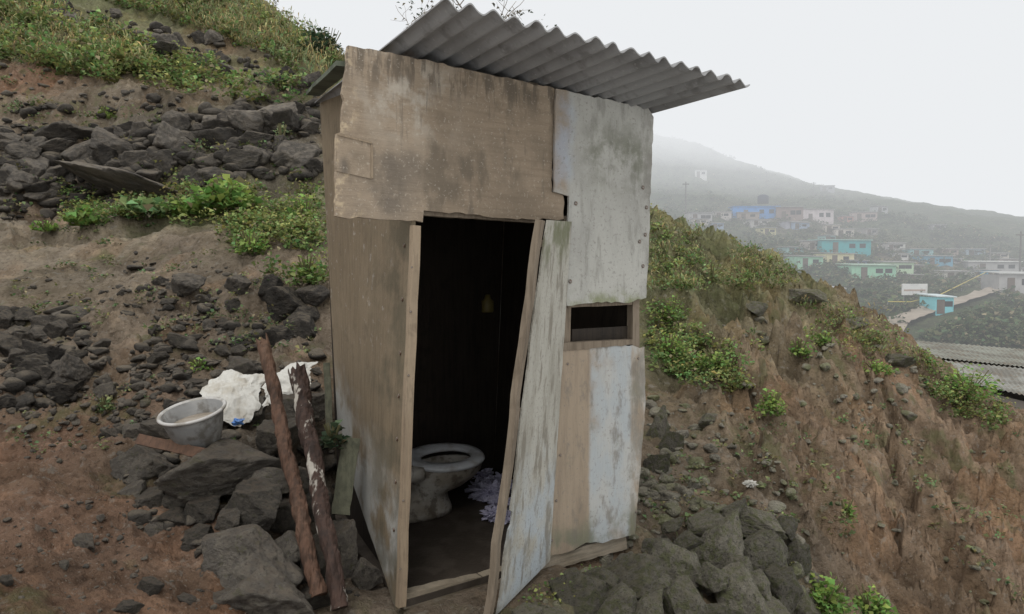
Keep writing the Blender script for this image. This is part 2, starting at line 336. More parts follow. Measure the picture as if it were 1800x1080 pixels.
class Terrain:
    def __init__(s,az0,az1,na,r0,r1,nr,q,z,c,post,name,mat):
        s.az=np.linspace(math.radians(az0),math.radians(az1),na);s.lr=np.linspace(math.log(r0),math.log(r1),nr)
        ca=np.linspace(s.az[0],s.az[-1],140);cl=np.linspace(s.lr[0],s.lr[-1],120)
        gg=np.array(np.meshgrid(cl,ca,indexing='ij'));Q=np.c_[gg[1].ravel(),gg[0].ravel()]
        zf=tpsfit(q,z)(Q).reshape(120,140);cf=idw(Q,q,c).reshape(120,140,3)
        def up(a):
            ia=np.interp(s.az,ca,np.arange(140));il=np.interp(s.lr,cl,np.arange(120))
            i0=np.clip(il.astype(int),0,118);j0=np.clip(ia.astype(int),0,138);fi=(il-i0);fj=(ia-j0)
            if a.ndim==3: fi=fi[:,None,None];fj=fj[None,:,None]
            else: fi=fi[:,None];fj=fj[None,:]
            g=lambda i,j:a[np.ix_(i,j)]
            return g(i0,j0)*(1-fi)*(1-fj)+g(i0+1,j0)*fi*(1-fj)+g(i0,j0+1)*(1-fi)*fj+g(i0+1,j0+1)*fi*fj
        Z=up(zf);Cc=up(cf);rr=np.exp(s.lr)[:,None];X=rr*np.sin(s.az)[None];Y=rr*np.cos(s.az)[None]
        X,Y,Z,Cc=post(X,Y,Z,Cc);s.Z=Z
        V=np.stack([X,Y,Z],-1).reshape(-1,3);i=np.arange(nr-1)[:,None]*na+np.arange(na-1)[None]
        F=np.stack([i,i+1,i+na+1,i+na],-1).reshape(-1,4)
        s.o=fast(name,V,F,mat,col=Cc.reshape(-1,3),smooth=True);tag(s.o,kind='structure')
    def height(s,x,y):
        a=math.atan2(x,y);l=math.log(math.hypot(x,y))
        j=int(np.clip(np.searchsorted(s.az,a),0,len(s.az)-1));i=int(np.clip(np.searchsorted(s.lr,l),0,len(s.lr)-1));return float(s.Z[i,j])
    def hit(s,px,py,rmin=2.2):
        d=ray(px,py);h=math.hypot(d[0],d[1]);a=math.atan2(d[0],d[1]);e=d[2]/h
        j=int(round((a-s.az[0])/(s.az[1]-s.az[0])))
        if j<0 or j>=len(s.az): return None
        r=np.exp(s.lr);g=s.Z[:,j]-(1.4+e*r);k=np.nonzero((g>0)&(r>rmin))[0]
        if len(k)==0: return None
        i=k[0];rr=r[i];return np.array([rr*math.sin(a),rr*math.cos(a),s.Z[i,j]])
def post_near(X,Y,Z,Cc):
    r=np.hypot(X,Y)
    nz=.16*fbm(X*.55,Y*.55,1.,3)*sst(2.5,8,r)+.05*fbm(X*1.7,Y*1.7,4.,3)*sst(1.,4,r)+.035*fbm(X*5,Y*5,7.,4)-.024*np.abs(fbm(X*14,Y*14,2.,4,.6))
    right=sst(1.0,2.4,X)*sst(3.2,4.8,r)*(1-sst(13,17,r))
    crest=1-.6*sst(9.5,11.5,r)
    wx=.6*fbm(X*.8,Y*.8,71.,3);wy=.6*fbm(X*.8,Y*.8,91.,3)
    f=(Y+.55*X)+wx*.7
    gul=rfbm(f*1.05,X*.25-Y*.1+wy*.3,3.,4,.55)
    fine=rfbm(f*4.,X*1.1+wy,13.,4,.6)
    chunk=rfbm(X*1.7+wx,Y*1.7+wy,33.,5,.62)
    nz=nz+right*crest*(.34*(gul-.9)+.05*(fine-.8))+right*.17*(chunk-.9)
    st=(X*.8-Y*.1)+1.1*fbm(X*.7,Y*.7,19.,4);nz=nz+right*crest*.42*(sst(.4,.6,st%1.)-(st%1.))
    left=sst(.3,1.5,-X)
    lch=rfbm(X*1.2,Y*2.2,12.,5,.6)
    flat=1-.75*sst(6.8,7.4,r)*(1-sst(9.6,10.4,r))
    nz=nz+left*flat*(.13*(lch-.9)*sst(3.2,6,r)+.03*(rfbm(X*3.3,Y*3.3,15.,4,.6)-.8)*sst(2.2,3.2,r))
    st=Y*.6+.5*fbm(X*.6,Y*.6,29.,3);nz=nz+left*flat*.34*(sst(.4,.6,st%1.)-(st%1.))*sst(4,7,r)
    Z=Z+nz
    u=(X-F0[0])*E[0]+(Y-F0[1])*E[1];v=-((X-F0[0])*NO[0]+(Y-F0[1])*NO[1])
    du=np.maximum(np.maximum(-u,u-1.5),0);dv=np.maximum(np.maximum(-.05-v,v-1.45),0);dd=np.hypot(du,dv);w=1-sst(0,.14,dd)
    led=sst(.15,.5,X)*(1-sst(3.9,4.25,Y))*sst(.03,.16,dd)*(1-sst(2.0,2.9,X))
    Z=Z-.10*led
    ZC=-.04-.09*sst(.85,1.0,u)*(1-sst(-.02,.05,v))
    Z=Z*(1-w)+np.minimum(Z,ZC)*w
    w2=(1-sst(0,.2,np.maximum(np.maximum(.0-u,u-1.1),0)))*(1-sst(0,.3,np.maximum(np.maximum(-.9-v,v),0)))
    Z=Z*(1-w2)+np.minimum(Z,-.03)*w2
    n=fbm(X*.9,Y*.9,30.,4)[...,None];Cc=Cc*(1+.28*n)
    cav=(right*np.clip(.9-gul,-.6,1.)*.7+right*np.clip(.9-chunk,-.5,1)*.55+right*np.clip(.8-fine,-.5,1)*.25+left*np.clip(.9-lch,-.5,1)*.5)[...,None];Cc=Cc*(1-.42*cav)  # gullies and hollows darkened in the vertex colour, painted cavity shade
    rd=sst(.1,.5,fbm(X*1.3,Y*1.3,50.,3))[...,None];Cc=Cc*(rd*np.array([1.1,1.,.92])+(1-rd))
    return X,Y,Z,np.clip(Cc,.02,.9)
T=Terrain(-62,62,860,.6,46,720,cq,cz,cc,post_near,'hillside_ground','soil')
K=1.6
GF=(.1,.13,.055)
fctl=[(1800,660,36,D),(1600,615,40,D),(1450,560,46,D),(1300,520,55,GF),(1700,550,46,GF),(1800,590,42,GF),(1950,600,42,D),(1600,505,58,GF),(1800,510,58,B),
(1400,450,72,GF),(1600,455,75,B),(1800,470,75,GF),(1200,420,80,GF),(1000,400,85,GF),(1200,380,95,GF),(1400,385,98,B),(1550,395,100,GF),(1150,236,165,GF),(1240,262,165,GF),(1340,302,165,GF),(1480,350,165,GF),(1600,384,165,GF),(1700,408,165,GF),(1800,432,165,GF),(1950,470,170,GF),
(1150,320,125,GF),(1350,345,125,GF),(1000,235,165,GF),(800,300,165,GF),(500,400,165,GF),(2200,520,180,GF)]
fq=[];fz=[];fc=[]
for px,py,d,c in fctl:
    p=P(px,py,d*K);fq.append((math.atan2(p[0],p[1]),math.log(math.hypot(p[0],p[1]))));fz.append(p[2]);fc.append(c)
for az,r,z in [(-30,260,0),(0,260,10),(15,260,15),(35,260,-5),(50,260,-20),(40,22,-12),(20,22,-10),(50,24,-12),(0,24,-12),(0,60,2),(-30,60,-5),(50,60,-6),(55,150,-5),(10,30,-7),(30,30,-5.5),(40,30,-5.0)]:
    fq.append((math.radians(az),math.log(r*K)));fz.append(1.4+(z-1.4)*K);fc.append(GF)
def post_far(X,Y,Z,Cc):
    Z=Z+1.8*fbm(X*.04,Y*.04,1.,5)*sst(70,190,np.hypot(X,Y))+.4*fbm(X*.3,Y*.3,5.,4)
    n=fbm(X*.08,Y*.08,9.,4)[...,None];return X,Y,Z,np.clip(Cc*(.9+.3*n),.01,.5)
T2=Terrain(-35,58,640,20*K,270*K,380,np.array(fq),np.array(fz),np.array(fc),post_far,'far_hill','farsoil')
RM2=25*K
# ---------------------------------------------------------------- rocks
def rockmesh(name,seed,sub,mat,facets=13,flat=1.):
    r=np.random.default_rng(seed);bm=bmesh.new();bmesh.ops.create_icosphere(bm,subdivisions=sub,radius=1)
    me=bpy.data.meshes.new(name);bm.to_mesh(me);bm.free()
    v=np.empty(len(me.vertices)*3,np.float32);me.vertices.foreach_get('co',v);v=v.reshape(-1,3).astype(float)
    n=r.normal(size=(facets,3));n/=np.linalg.norm(n,axis=1)[:,None];d=r.uniform(.5,.95,facets)
    n=np.concatenate([n,np.array([[0,0,1.],[1,.2,.1],[-1,.1,.2],[.1,-1,.15]])+r.normal(size=(4,3))*.35]);n/=np.linalg.norm(n,axis=1)[:,None];d=np.r_[d,r.uniform(.5,.75,4)]
    w=v+.07*np.stack([fbm(v[:,0]*2+seed,v[:,1]*2,v[:,2]*2+k*9,3) for k in range(3)],-1);wd=w/np.linalg.norm(w,axis=1)[:,None]
    dt=wd@n.T;rad=np.where(dt>.05,d[None]/np.maximum(dt,.05),9);k=75
    mn=rad.min(1);rad=mn-np.log(np.exp(-k*np.minimum(rad-mn[:,None],2)).sum(1))/k
    w=v*np.clip(rad,.3,1.25)[:,None]
    nn=fbm(w[:,0]*2.2+seed,w[:,1]*2.2,w[:,2]*2.2,3,.5)*.06-.065*np.abs(fbm(w[:,0]*4+seed,w[:,1]*4,w[:,2]*4,5,.6));w*=(1+nn)[:,None]
    w[:,2]*=flat
    me.vertices.foreach_set('co',w.astype(np.float32).ravel());me.polygons.foreach_set('use_smooth',np.ones(len(me.polygons),bool));me.update()
    me.materials.append(M[mat]);return me
RM={'rock':[rockmesh('rock_mesh',i,5,'rock') for i in range(7)],'rockdark':[rockmesh('dark_rock_mesh',20+i,5,'rockdark',9) for i in range(9)],
    'rockmoss':[rockmesh('mossy_rock_mesh',40+i,6,'rockmoss',10) for i in range(8)],'rockbig':[rockmesh('boulder_mesh',60+i,6,'rock',8) for i in range(8)]}
LAB={'rock':'grey angular stone half buried in brown soil','rockdark':'dark angular basalt stone in rubble pile on slope','rockmoss':'mossy grey brown rock at the foot of the shed','rockbig':'large grey boulder on the dirt beside the shed'}
nrock=0
def rock(px,py,w,h,kind='rock',lift=.15,lab=None,rot=None,at=None,grp='volcanic stones on the hillside',thick=None,f=1.4):
    global nrock
    p=at if at is not None else T.hit(px,py)
    if p is None: return None
    thick=rng.uniform(.6,1.) if thick is None else thick
    d=p[1]; sx=w*d/1200/2; sz=h*d/1200/2
    o=bpy.data.objects.new('rock' if kind!='rockbig' else 'boulder',RM[kind][rng.integers(len(RM[kind]))])
    o.scale=(sx*f,sx*thick*1.2,sz*f*1.07);o.rotation_euler=(rng.uniform(-.35,.35),rng.uniform(-.35,.35),rng.uniform(-.4,.6)+rng.integers(2)*math.pi) if rot is None else rot
    o.location=(p[0],p[1],p[2]+sz*lift);COL.objects.link(o);nrock+=1
    return tag(o,lab or LAB[kind],'rock',group=grp)
def inpoly(x,y,poly):
    c=False;n=len(poly)
    for i in range(n):
        x1,y1=poly[i];x2,y2=poly[(i+1)%n]
        if (y1>y)!=(y2>y) and x<(x2-x1)*(y-y1)/(y2-y1)+x1: c=not c
    return c
def samp(poly,n):
    xs=[p[0] for p in poly];ys=[p[1] for p in poly];out=[]
    while len(out)<n:
        x=rng.uniform(min(xs),max(xs));y=rng.uniform(min(ys),max(ys))
        if inpoly(x,y,poly): out.append((x,y))
    return out
def rocks(poly,n,lo,hi,kind,asp=(.5,.8),lift=(.1,.4)):
    for x,y in samp(poly,n):
        w=lo+(hi-lo)*rng.random()**1.8;rock(x,y,w,w*rng.uniform(*asp),kind,lift=rng.uniform(*lift))
WALL=[(0,235),(60,225),(200,235),(330,215),(420,195),(560,190),(565,320),(340,325),(110,375),(0,400)]
rocks(WALL,84,24,66,'rockdark',(.45,.8),(-.1,.6))
rocks([(60,15),(200,20),(330,70),(430,100),(560,150),(545,175),(400,135),(250,95),(90,45)],34,18,46,'rockdark',(.5,.8),(.2,.8))
for a in [(230,335,200,42),(390,260,70,45),(440,230,80,38),(300,262,75,45),(200,275,70,45),(490,215,70,35),(520,290,60,42),(60,300,60,40),(110,250,60,38),(430,295,70,32)]:
    rock(*a,'rockdark',lift=.3)
rocks([(0,540),(150,560),(170,640),(110,700),(0,720)],26,30,80,'rockdark',(.5,.8),(0,.6))
rocks([(200,440),(330,450),(560,510),(565,620),(420,600),(220,560)],18,22,75,'rockdark',(.5,.8),(-.2,.4))
rocks([(130,590),(420,590),(560,620),(560,680),(340,700),(200,780),(130,700)],28,16,50,'rock',(.5,.8),(-.1,.5))
rocks([(0,1000),(120,950),(250,850),(380,900),(360,1080),(0,1080)],8,14,50,'rock')
BG='boulders beside the shed'
rr=lambda:(rng.uniform(-.25,.25),rng.uniform(-.25,.25),rng.uniform(-.4,.5))
for px,py,w,h,d in [(392,822,185,95,3.32),(443,882,115,78,3.05),(432,965,150,105,2.85),(465,1045,145,100,2.7),(248,815,105,70,3.5),(268,885,80,55,3.25),(352,895,75,55,3.15),(232,870,60,45,3.3),
          (480,770,75,70,3.6),(520,720,90,70,3.9),(505,900,70,70,3.2),(565,900,70,90,3.35),(600,960,80,100,3.15),(555,985,75,70,3.0),(290,935,60,40,3.1),(200,770,40,35,3.9),(440,720,70,45,4.0),(370,722,90,40,4.1),(310,910,55,42,3.15),(350,945,60,40,3.0),(520,850,65,60,3.45),(640,1010,45,60,3.1),(300,760,70,40,3.8),(510,960,65,60,3.0),(330,870,60,45,3.2),(365,1015,60,40,2.75),(480,850,70,55,3.2),(300,840,60,45,3.35),(400,912,50,40,3.0),(545,1050,60,40,2.85),(240,760,50,30,3.9),(275,800,50,35,3.6),(225,920,40,28,3.1),(395,1060,60,40,2.6)]:
    rock(0,0,w,h,'rockbig',lift=0,grp=BG,rot=rr(),at=P(px,py,d),f=1.25)
r3=lambda:(rng.uniform(-.4,.4),rng.uniform(-.4,.4),rng.uniform(0,6.28))
for px,py,w,h,d in [(1262,962,120,70,3.78),(1345,975,105,85,3.88),(1195,990,95,60,3.5),(1120,1018,105,55,3.22),(1290,1040,120,80,3.4),(1375,1035,80,80,3.7),(1200,1058,110,65,3.15),(1020,1055,105,50,3.0),(1330,915,95,40,4.05),(1400,975,55,55,4.05),(1085,1070,95,50,2.95),(1240,918,75,32,3.95),(1160,960,55,30,3.6),(1350,1085,90,60,3.4),(1300,1000,65,45,3.6),(935,1085,85,40,2.85),(1060,1020,65,30,3.12),(1160,1030,60,45,3.2),(1285,902,60,26,4.1),(1380,925,50,35,4.1),(1245,1015,60,50,3.4),(980,1088,70,35,2.85),(1140,1085,90,50,2.95),(1015,1018,50,22,3.15),(1330,1030,60,60,3.5),(1210,950,50,28,3.65),(1425,1020,45,45,4.1),(1410,1070,55,50,3.9),(1260,1085,80,50,3.1),(1180,925,45,22,3.9),(1430,1060,35,35,4.2)]:
    rock(0,0,w,h,'rockmoss',lift=0,lab=LAB['rockmoss'],grp='mossy rocks of the ledge',rot=r3(),at=P(px,py,d),thick=.85,f=1.25)
for a in [(1155,765,50,85),(1180,790,50,55),(1150,820,50,40),(1420,525,60,20),(1250,740,40,20),(1500,570,50,20),(1330,560,40,18),(1580,640,50,20)]:
    rock(*a,'rockmoss',lift=-.2,lab='brown stone sticking out of the eroded slope')
def rubble(name,regions,mat,lab,asp=.8):
    base=bpy.data.meshes.new('tmp');bm=bmesh.new();bmesh.ops.create_icosphere(bm,subdivisions=3,radius=1);bm.to_mesh(base);bm.free()
    bv=np.array([v.co[:] for v in base.vertices]);bf=np.array([p.vertices[:] for p in base.polygons]);Vs=[];Fs=[];off=0
    for reg in regions:
        poly,n,lo,hi=reg[:4];th=reg[4] if len(reg)>4 else -.15
        for x,y in samp(poly,n):
            p=T.hit(x,y)
            if p is None: continue
            if float(fbm(p[0]*1.5,p[1]*1.5,3.,2))<th: continue
            s=(lo+(hi-lo)*rng.random()**3)*p[1]/2000
            nn=rng.normal(size=(9,3));nn/=np.linalg.norm(nn,axis=1)[:,None];dt=bv@nn.T;rad=np.where(dt>.05,rng.uniform(.45,1,9)[None]/np.maximum(dt,.05),9).min(1)
            w=bv*np.clip(rad,.3,1.1)[:,None]*np.array([s,s*rng.uniform(.6,1),s*rng.uniform(.45,asp)])
            a=rng.uniform(0,6.3);Rm=np.array([[math.cos(a),-math.sin(a),0],[math.sin(a),math.cos(a),0],[0,0,1]])
            Vs.append(w@Rm.T+p+np.array([0,0,s*rng.uniform(-.3,.15)]));Fs.append(bf+off);off+=len(bv)
    return tag(fast(name,np.concatenate(Vs),np.concatenate(Fs),mat),kind='stuff',label=lab,cat='gravel')
rubble('gravel',[([(0,540),(560,600),(560,700),(330,780),(0,760)],800,4,22,-.05),([(0,760),(330,780),(500,1080),(0,1080)],400,3,14,-.05),
  ([(0,470),(560,470),(560,600),(0,560)],300,4,20,0),([(0,0),(600,120),(560,200),(0,200)],250,5,18)],'rock','small loose stones and gravel on the soil')
rubble('ledge_gravel',[([(1140,560),(1600,620),(1780,760),(1800,1080),(1140,1000)],420,3,18,-.05),([(1140,700),(1300,720),(1420,900),(1140,900)],160,5,34,-.2),([(1300,560),(1620,640),(1650,760),(1300,660)],90,5,26,-.1),
  ([(700,1050),(1300,1050),(1400,1080),(700,1080)],160,4,22),([(1130,830),(1420,900),(1430,1070),(1000,1060)],420,5,36,-.6)],'rockmoss','loose brown stones on ledge and cut slope')
rubble('rubble',[(WALL,720,8,40,-1),([(0,540),(150,550),(190,640),(130,720),(0,740)],150,10,45,-1),([(170,610),(420,600),(560,620),(560,700),(340,720),(230,780),(170,720)],260,8,34,-.3),
 ([(200,450),(330,460),(560,520),(565,620),(420,600),(220,560)],110,8,30,-.1),([(0,190),(200,180),(560,180),(560,240),(0,240)],140,8,26,0),([(60,15),(200,20),(330,70),(430,100),(560,150),(545,175),(400,135),(250,95),(90,45)],160,5,20,-.5),([(200,780),(500,760),(640,850),(640,1050),(480,1080),(380,1000),(230,930)],220,12,42,-1)],'rockdark','packed dark rubble between larger stones')
# ---------------------------------------------------------------- foliage
def leaves(pos,size,el=(.1,1.1),wid=.32,base=(.09,.14,.035),var=.35,dry=.12,hfrac=None):
    n=len(pos);az=rng.uniform(0,2*math.pi,n);e=rng.uniform(el[0],el[1],n)
    d=np.c_[np.cos(az)*np.cos(e),np.sin(az)*np.cos(e),np.sin(e)]
    s=np.cross(d,np.array([0,0,1.])+rng.normal(size=(n,3))*.4);s/=np.linalg.norm(s,axis=1)[:,None]+1e-6
    sz=size[:,None];v0=pos;v2=pos+d*sz-np.array([0,0,.25])*sz;m=pos+d*sz*.5
    up=np.cross(s,d)*.08*sz
    V=np.stack([v0,m+s*sz*wid+up,v2,m-s*sz*wid+up],1).reshape(-1,3);F=np.arange(4*n).reshape(-1,4)
    c=np.array(base)[None]*(1+rng.uniform(-var,var,n))[:,None]*np.array([1,1,1])
    c[:,0]*=1+rng.uniform(-.25,.35,n)
    dm=rng.random(n)<dry;c[dm]=np.array([.32,.27,.16])*rng.uniform(.6,1.2,(dm.sum(),1))
    if hfrac is not None: c*=(.55+.65*hfrac)[:,None]  # leaves low in a clump painted darker, self-shade put into the colour
    return V,F,np.repeat(c,4,0)
def clump(p,Rr,H,n,s):
    a=rng.uniform(0,6.283,n);r=np.sqrt(rng.random(n));hmax=H*(1-.75*r**2);h=hmax*rng.random(n)**.6
    lob=1+.35*np.sin(a*3+rng.uniform(0,6))
    pos=np.c_[p[0]+Rr*r*np.cos(a)*lob,p[1]+Rr*r*np.sin(a)*lob,p[2]+h]
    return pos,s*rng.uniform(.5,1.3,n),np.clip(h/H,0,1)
def cover(name,regions,label):
    Vs=[];Fs=[];Cs=[];off=0
    for reg in regions:
        poly,n,nl,rad,H,ls,base=reg[:7];thr=reg[7] if len(reg)>7 else -.1;el=reg[8] if len(reg)>8 else (.1,1.1);wid=reg[9] if len(reg)>9 else .32
        for x,y in samp(poly,n):
            p=T.hit(x,y)
            if p is None: continue
            if float(fbm(p[0]*.8,p[1]*.8,77.,3))<thr: continue
            k=rng.uniform(.4,1.5)
            pos,sz,hf=clump(p,rad*k,H*k,max(4,int(nl*k)),ls)
            tint=np.array(base)*rng.uniform(.7,1.3)*np.array([rng.uniform(.8,1.3),1,1])
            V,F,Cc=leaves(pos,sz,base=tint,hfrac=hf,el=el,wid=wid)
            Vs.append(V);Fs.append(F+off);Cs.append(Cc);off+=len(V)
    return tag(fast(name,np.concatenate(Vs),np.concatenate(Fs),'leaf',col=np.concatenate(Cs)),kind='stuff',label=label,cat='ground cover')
g1=(.215,.3,.1);g2=(.175,.235,.1);g3=(.29,.32,.15);gs=(.5,1.4)
UL=[(0,0),(60,0),(130,40),(270,110),(215,160),(120,140),(0,110)]
UR=[(150,0),(440,0),(520,50),(600,115),(600,160),(540,140),(420,90),(230,20)]
cover('ground_cover',[
 (UL,330,34,.22,.4,.13,g1,-.12),(UL,300,26,.2,.42,.2,g3,-.35,gs,.07),
 (UR,340,26,.26,.36,.13,g1,-.15),(UR,420,24,.26,.46,.24,g3,-.4,gs,.06),
 ([(180,80),(300,90),(560,165),(560,190),(430,185),(340,175),(200,150)],300,24,.2,.26,.11,g1,-.2),
 ([(0,120),(350,180),(560,190),(560,330),(0,400)],130,20,.14,.17,.07,g2,-.1),
 ([(110,350),(350,320),(460,345),(460,395),(300,400),(110,405)],200,30,.13,.17,.065,g1,-.5),
 ([(390,400),(565,330),(565,520),(500,500),(430,470)],260,28,.12,.18,.06,g1,-.35),
 ([(0,390),(300,400),(300,440),(0,450)],50,14,.08,.06,.05,g2,-.1),
 ([(0,480),(560,420),(560,640),(0,560)],150,14,.07,.07,.04,g2),
 ([(0,650),(560,650),(560,800),(0,800)],60,10,.04,.04,.025,g2),
 ([(1140,365),(1300,435),(1400,485),(1390,530),(1250,530),(1140,520)],240,20,.13,.12,.055,g1,-.1),
 ([(1140,365),(1300,435),(1400,485),(1390,530),(1250,530),(1140,520)],200,16,.13,.17,.1,g3,-.2,gs,.07),
 ([(1140,530),(1230,600),(1345,690),(1300,710),(1140,660)],160,26,.1,.14,.05,g1,-.15),
 ([(1230,510),(1560,560),(1620,650),(1450,640),(1300,600)],170,18,.12,.12,.05,g1,.0),
 ([(1230,510),(1560,560),(1620,650),(1450,640),(1300,600)],90,14,.12,.17,.1,g3,-.1,gs,.07),
 ([(1300,560),(1600,610),(1500,650),(1300,640)],90,20,.1,.13,.05,g1,0),
 ([(1600,630),(1780,715),(1750,765),(1640,720)],150,22,.14,.15,.055,g1,-.3),
 ([(1400,700),(1800,760),(1800,1080),(1400,1000)],130,12,.08,.07,.045,g2,-.05),
 ([(1130,700),(1400,760),(1400,960),(1130,960)],90,10,.05,.05,.035,g2,.0),
 ([(1000,1010),(1400,900),(1420,1080),(900,1080)],110,14,.04,.04,.022,g1,-.1)],'low green weeds and grass covering the slope')
def plant(px,py,wpx,hpx,n,ls,base,label,T_=T,cat='plant',name='plant',at=None,boost=1.8):
    p=T_.hit(px,py) if at is None else at
    if p is None: return
    d=p[1];Rr=wpx*d/2400;H=hpx*d/1200;base=np.array(base)*boost
    Vs=[];Fs=[];Cs=[];off=0
    for k in range(4):
        q=p*0+np.array([rng.uniform(-.3,.3)*Rr,rng.uniform(-.25,.25)*Rr,-.02])
        pos,sz,hf=clump(q,Rr*.7,H*rng.uniform(.7,1.05),n//4,ls)
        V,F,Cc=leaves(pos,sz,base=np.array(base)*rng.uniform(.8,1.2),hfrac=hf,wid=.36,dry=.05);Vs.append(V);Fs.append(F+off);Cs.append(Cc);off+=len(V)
    for k in range(14):
        a=rng.uniform(0,6.28);tip=np.array([math.cos(a)*Rr*.6,math.sin(a)*Rr*.6,H*.8]);sd=np.array([.004,0,0])*(1+d*.2)
        V=np.array([-sd,sd,tip+sd*.4,tip-sd*.4]);Vs.append(V);Fs.append(np.array([[0,1,2,3]])+off);off+=4;Cs.append(np.tile([.15,.14,.07],(4,1)))
    o=fast(name,np.concatenate(Vs),np.concatenate(Fs),'leaf',col=np.concatenate(Cs));o.location=p
    return tag(o,label,cat)
br=(.125,.2,.05)
for a in [(390,385,110,60,300,.16,br,'broad-leaved bright green weed below the stone bank'),
 (340,395,80,40,180,.15,br,'low broad-leaved weed beside the dirt path'),
 (150,400,80,35,160,.12,br,'small leafy plant on edge of the path'),
 (250,395,90,35,150,.15,(.13,.19,.08),'pale green leafy plant under a dark slab'),
 (440,450,60,50,240,.06,br,'bright green bushy weed on dirt bank'),(535,400,50,60,200,.07,br,'leafy weed growing next to shed wall'),
 (540,500,50,60,220,.05,br,'fine-leaved weed growing near shed wall'),(80,425,50,25,90,.08,br,'small rosette weed on the path'),
 (495,270,30,55,90,.07,(.12,.16,.08),'spindly pale plant growing out of the rocks'),
 (350,650,50,25,110,.04,br,'tiny green weed among rubble'),(185,730,40,35,90,.035,(.1,.14,.06),'small weed among loose stones'),
 (190,220,45,30,90,.08,br,'small weed on the dirt bank'),
 (1175,640,70,60,340,.045,br,'bushy green weed on the slope by the shed'),(1180,580,70,60,300,.045,br,'leafy weed on the slope edge'),
 (1260,650,80,40,260,.045,br,'weed clump hanging over eroded slope'),(1355,745,60,50,260,.045,br,'round green weed on bare slope'),
 (1405,630,50,40,160,.06,br,'small bush on top of the slope'),(1540,660,80,25,220,.06,br,'low green weed along slope crest'),
 (1700,715,120,60,420,.07,br,'trailing weed over the eroded crest'),(1450,610,60,25,150,.06,br,'low weed on brown crest'),
 (1250,520,90,45,280,.06,(.14,.17,.07),'dry-tipped grass tuft on the crest'),(1485,940,40,40,120,.035,br,'small weed on the bare cut slope'),
 (1445,1085,110,80,600,.045,br,'lush green weed at the foot of the ledge'),(1530,1085,90,60,460,.045,br,'lush leafy weed below the ledge')]:
    plant(*a)
plant(573,108,85,62,900,.16,(.05,.085,.045),'dark green rounded shrub on the hill crest',cat='shrub',name='shrub',boost=1.2)
plant(0,0,50,50,70,.06,(.07,.11,.06),'dull green leafy weed between boards and posts',at=P(585,785,3.3),boost=1.2)
def tree(px,base_d,top_py,label,spread=1.,leafn=160,seed=1,ls=.12):
    r=np.random.default_rng(seed);p=P(px,300,base_d);p[2]=T.height(p[0],p[1])-.1;top=P(px,top_py,base_d)[2];H=top-p[2]
    e=empty('tree',p,label,'tree');V=[];F=[];tips=[]
    def br_(a,dir,L,rad,dep):
        pts=[a];dd=dir.copy()
        for i in range(5):
            dd=dd+r.normal(size=3)*.16;dd[2]+=.04;dd/=np.linalg.norm(dd);pts.append(pts[-1]+dd*L/5)
        v,f=tube(pts,[rad*(1-.12*i) for i in range(6)],6 if dep<2 else 4)
        F.extend([[q+len(V) for q in ff] for ff in f]);V.extend(v)
        if dep>=3: tips.append(pts[-1]);tips.append(pts[3]);return
        for i in range(4 if dep<2 else 3):
            k=r.integers(2,6);nd=dd*.8+r.normal(size=3)*.55*spread;nd/=np.linalg.norm(nd);br_(pts[k],nd,L*r.uniform(.45,.65),rad*.5,dep+1)
    br_(p,np.array([0,0,1.]),H*.62,H*.009,0)
    mk('trunk',V,F,'stud_dk',e)
    tips=np.array(tips);pos=tips[r.integers(len(tips),size=leafn)]+r.normal(size=(leafn,3))*.1
    V,F,Cc=leaves(pos,np.full(leafn,ls),el=(-.6,.8),base=(.09,.1,.07));fast('crown',V,F,'leaf',col=Cc,parent=e)
tree(755,19,-60,'thin bare tree with sparse leaves behind the shed',seed=2)
tree(840,19,-80,'slender sparse tree against foggy sky',1.3,260,seed=5)
tree(488,27,-10,'thin leafless sapling on the hill crest',.4,30,seed=8)
# ---------------------------------------------------------------- shed
shed=empty('shed',(F0[0],F0[1],0),'tall narrow outdoor toilet shed of weathered patched plywood with door ajar','shed')
n3=tuple(NO)
fp=lambda L,o=0.:[front(x,y,o) for x,y in L]
panel('wall_panel',fp([(612,80),(700,97),(830,124),(975,156),(973,250),(970,338),(990,344),(991,385),(935,386),(880,384),(820,377),(745,370),(743,391),(665,386),(590,380),(591,300),(592,235),(601,232),(604,150)],.012),n3,.02,'ply_top',shed,amp=.004,step=.03)['label']='brown plywood panel above the door opening'
panel('wall_panel',fp([(592,236),(655,252),(655,315),(592,301)],.017),n3,.004,'ply_top',shed,amp=.002)['label']='small plywood patch nailed at panel corner'
panel('trim_strip',fp([(652,254),(656,256),(656,314),(652,312)],.021),n3,.004,'stud',shed,amp=.0005)
panel('trim_strip',fp([(594,235),(654,250),(654,253),(594,238)],.021),n3,.004,'stud',shed,amp=.0005)
panel('wall_panel',fp([(978,156),(1060,174),(1140,191),(1149,206),(1144,330),(1141,430),(1136,524),(1105,533),(1050,531),(997,538),(993,470),(999,385),(1000,345),(974,337),(975,240)],.03),n3,.012,'panel_w',shed,step=.03)['label']='whitish weathered board with blue stains'
panel('wall_panel',fp([(989,616),(1050,610),(1090,606),(1133,610),(1135,700),(1128,800),(1116,938),(1060,955),(1030,954),(1000,970),(957,979),(970,820)],.03),n3,.012,'panel_low',shed,amp=.003,step=.03)['label']='lower board half bare plywood, half faded blue paint'
def fbeam(name,a,b,w,d,mat,off): return beam(name,front(*a,off),front(*b,off),w,d,mat,shed,side=E)
fbeam('post',(730,396),(704,1064),.038,.03,'stud',.012)
panel('post',fp([(992,380),(1004,380),(1004,540),(1002,612),(990,620),(972,830),(959,980),(950,980),(966,830),(985,600)],.004),n3,.05,'stud_dk',shed,amp=.001)
panel('post',fp([(1113,520),(1124,520),(1124,615),(1112,615)],.012),n3,.045,'stud_dk',shed,amp=.001)
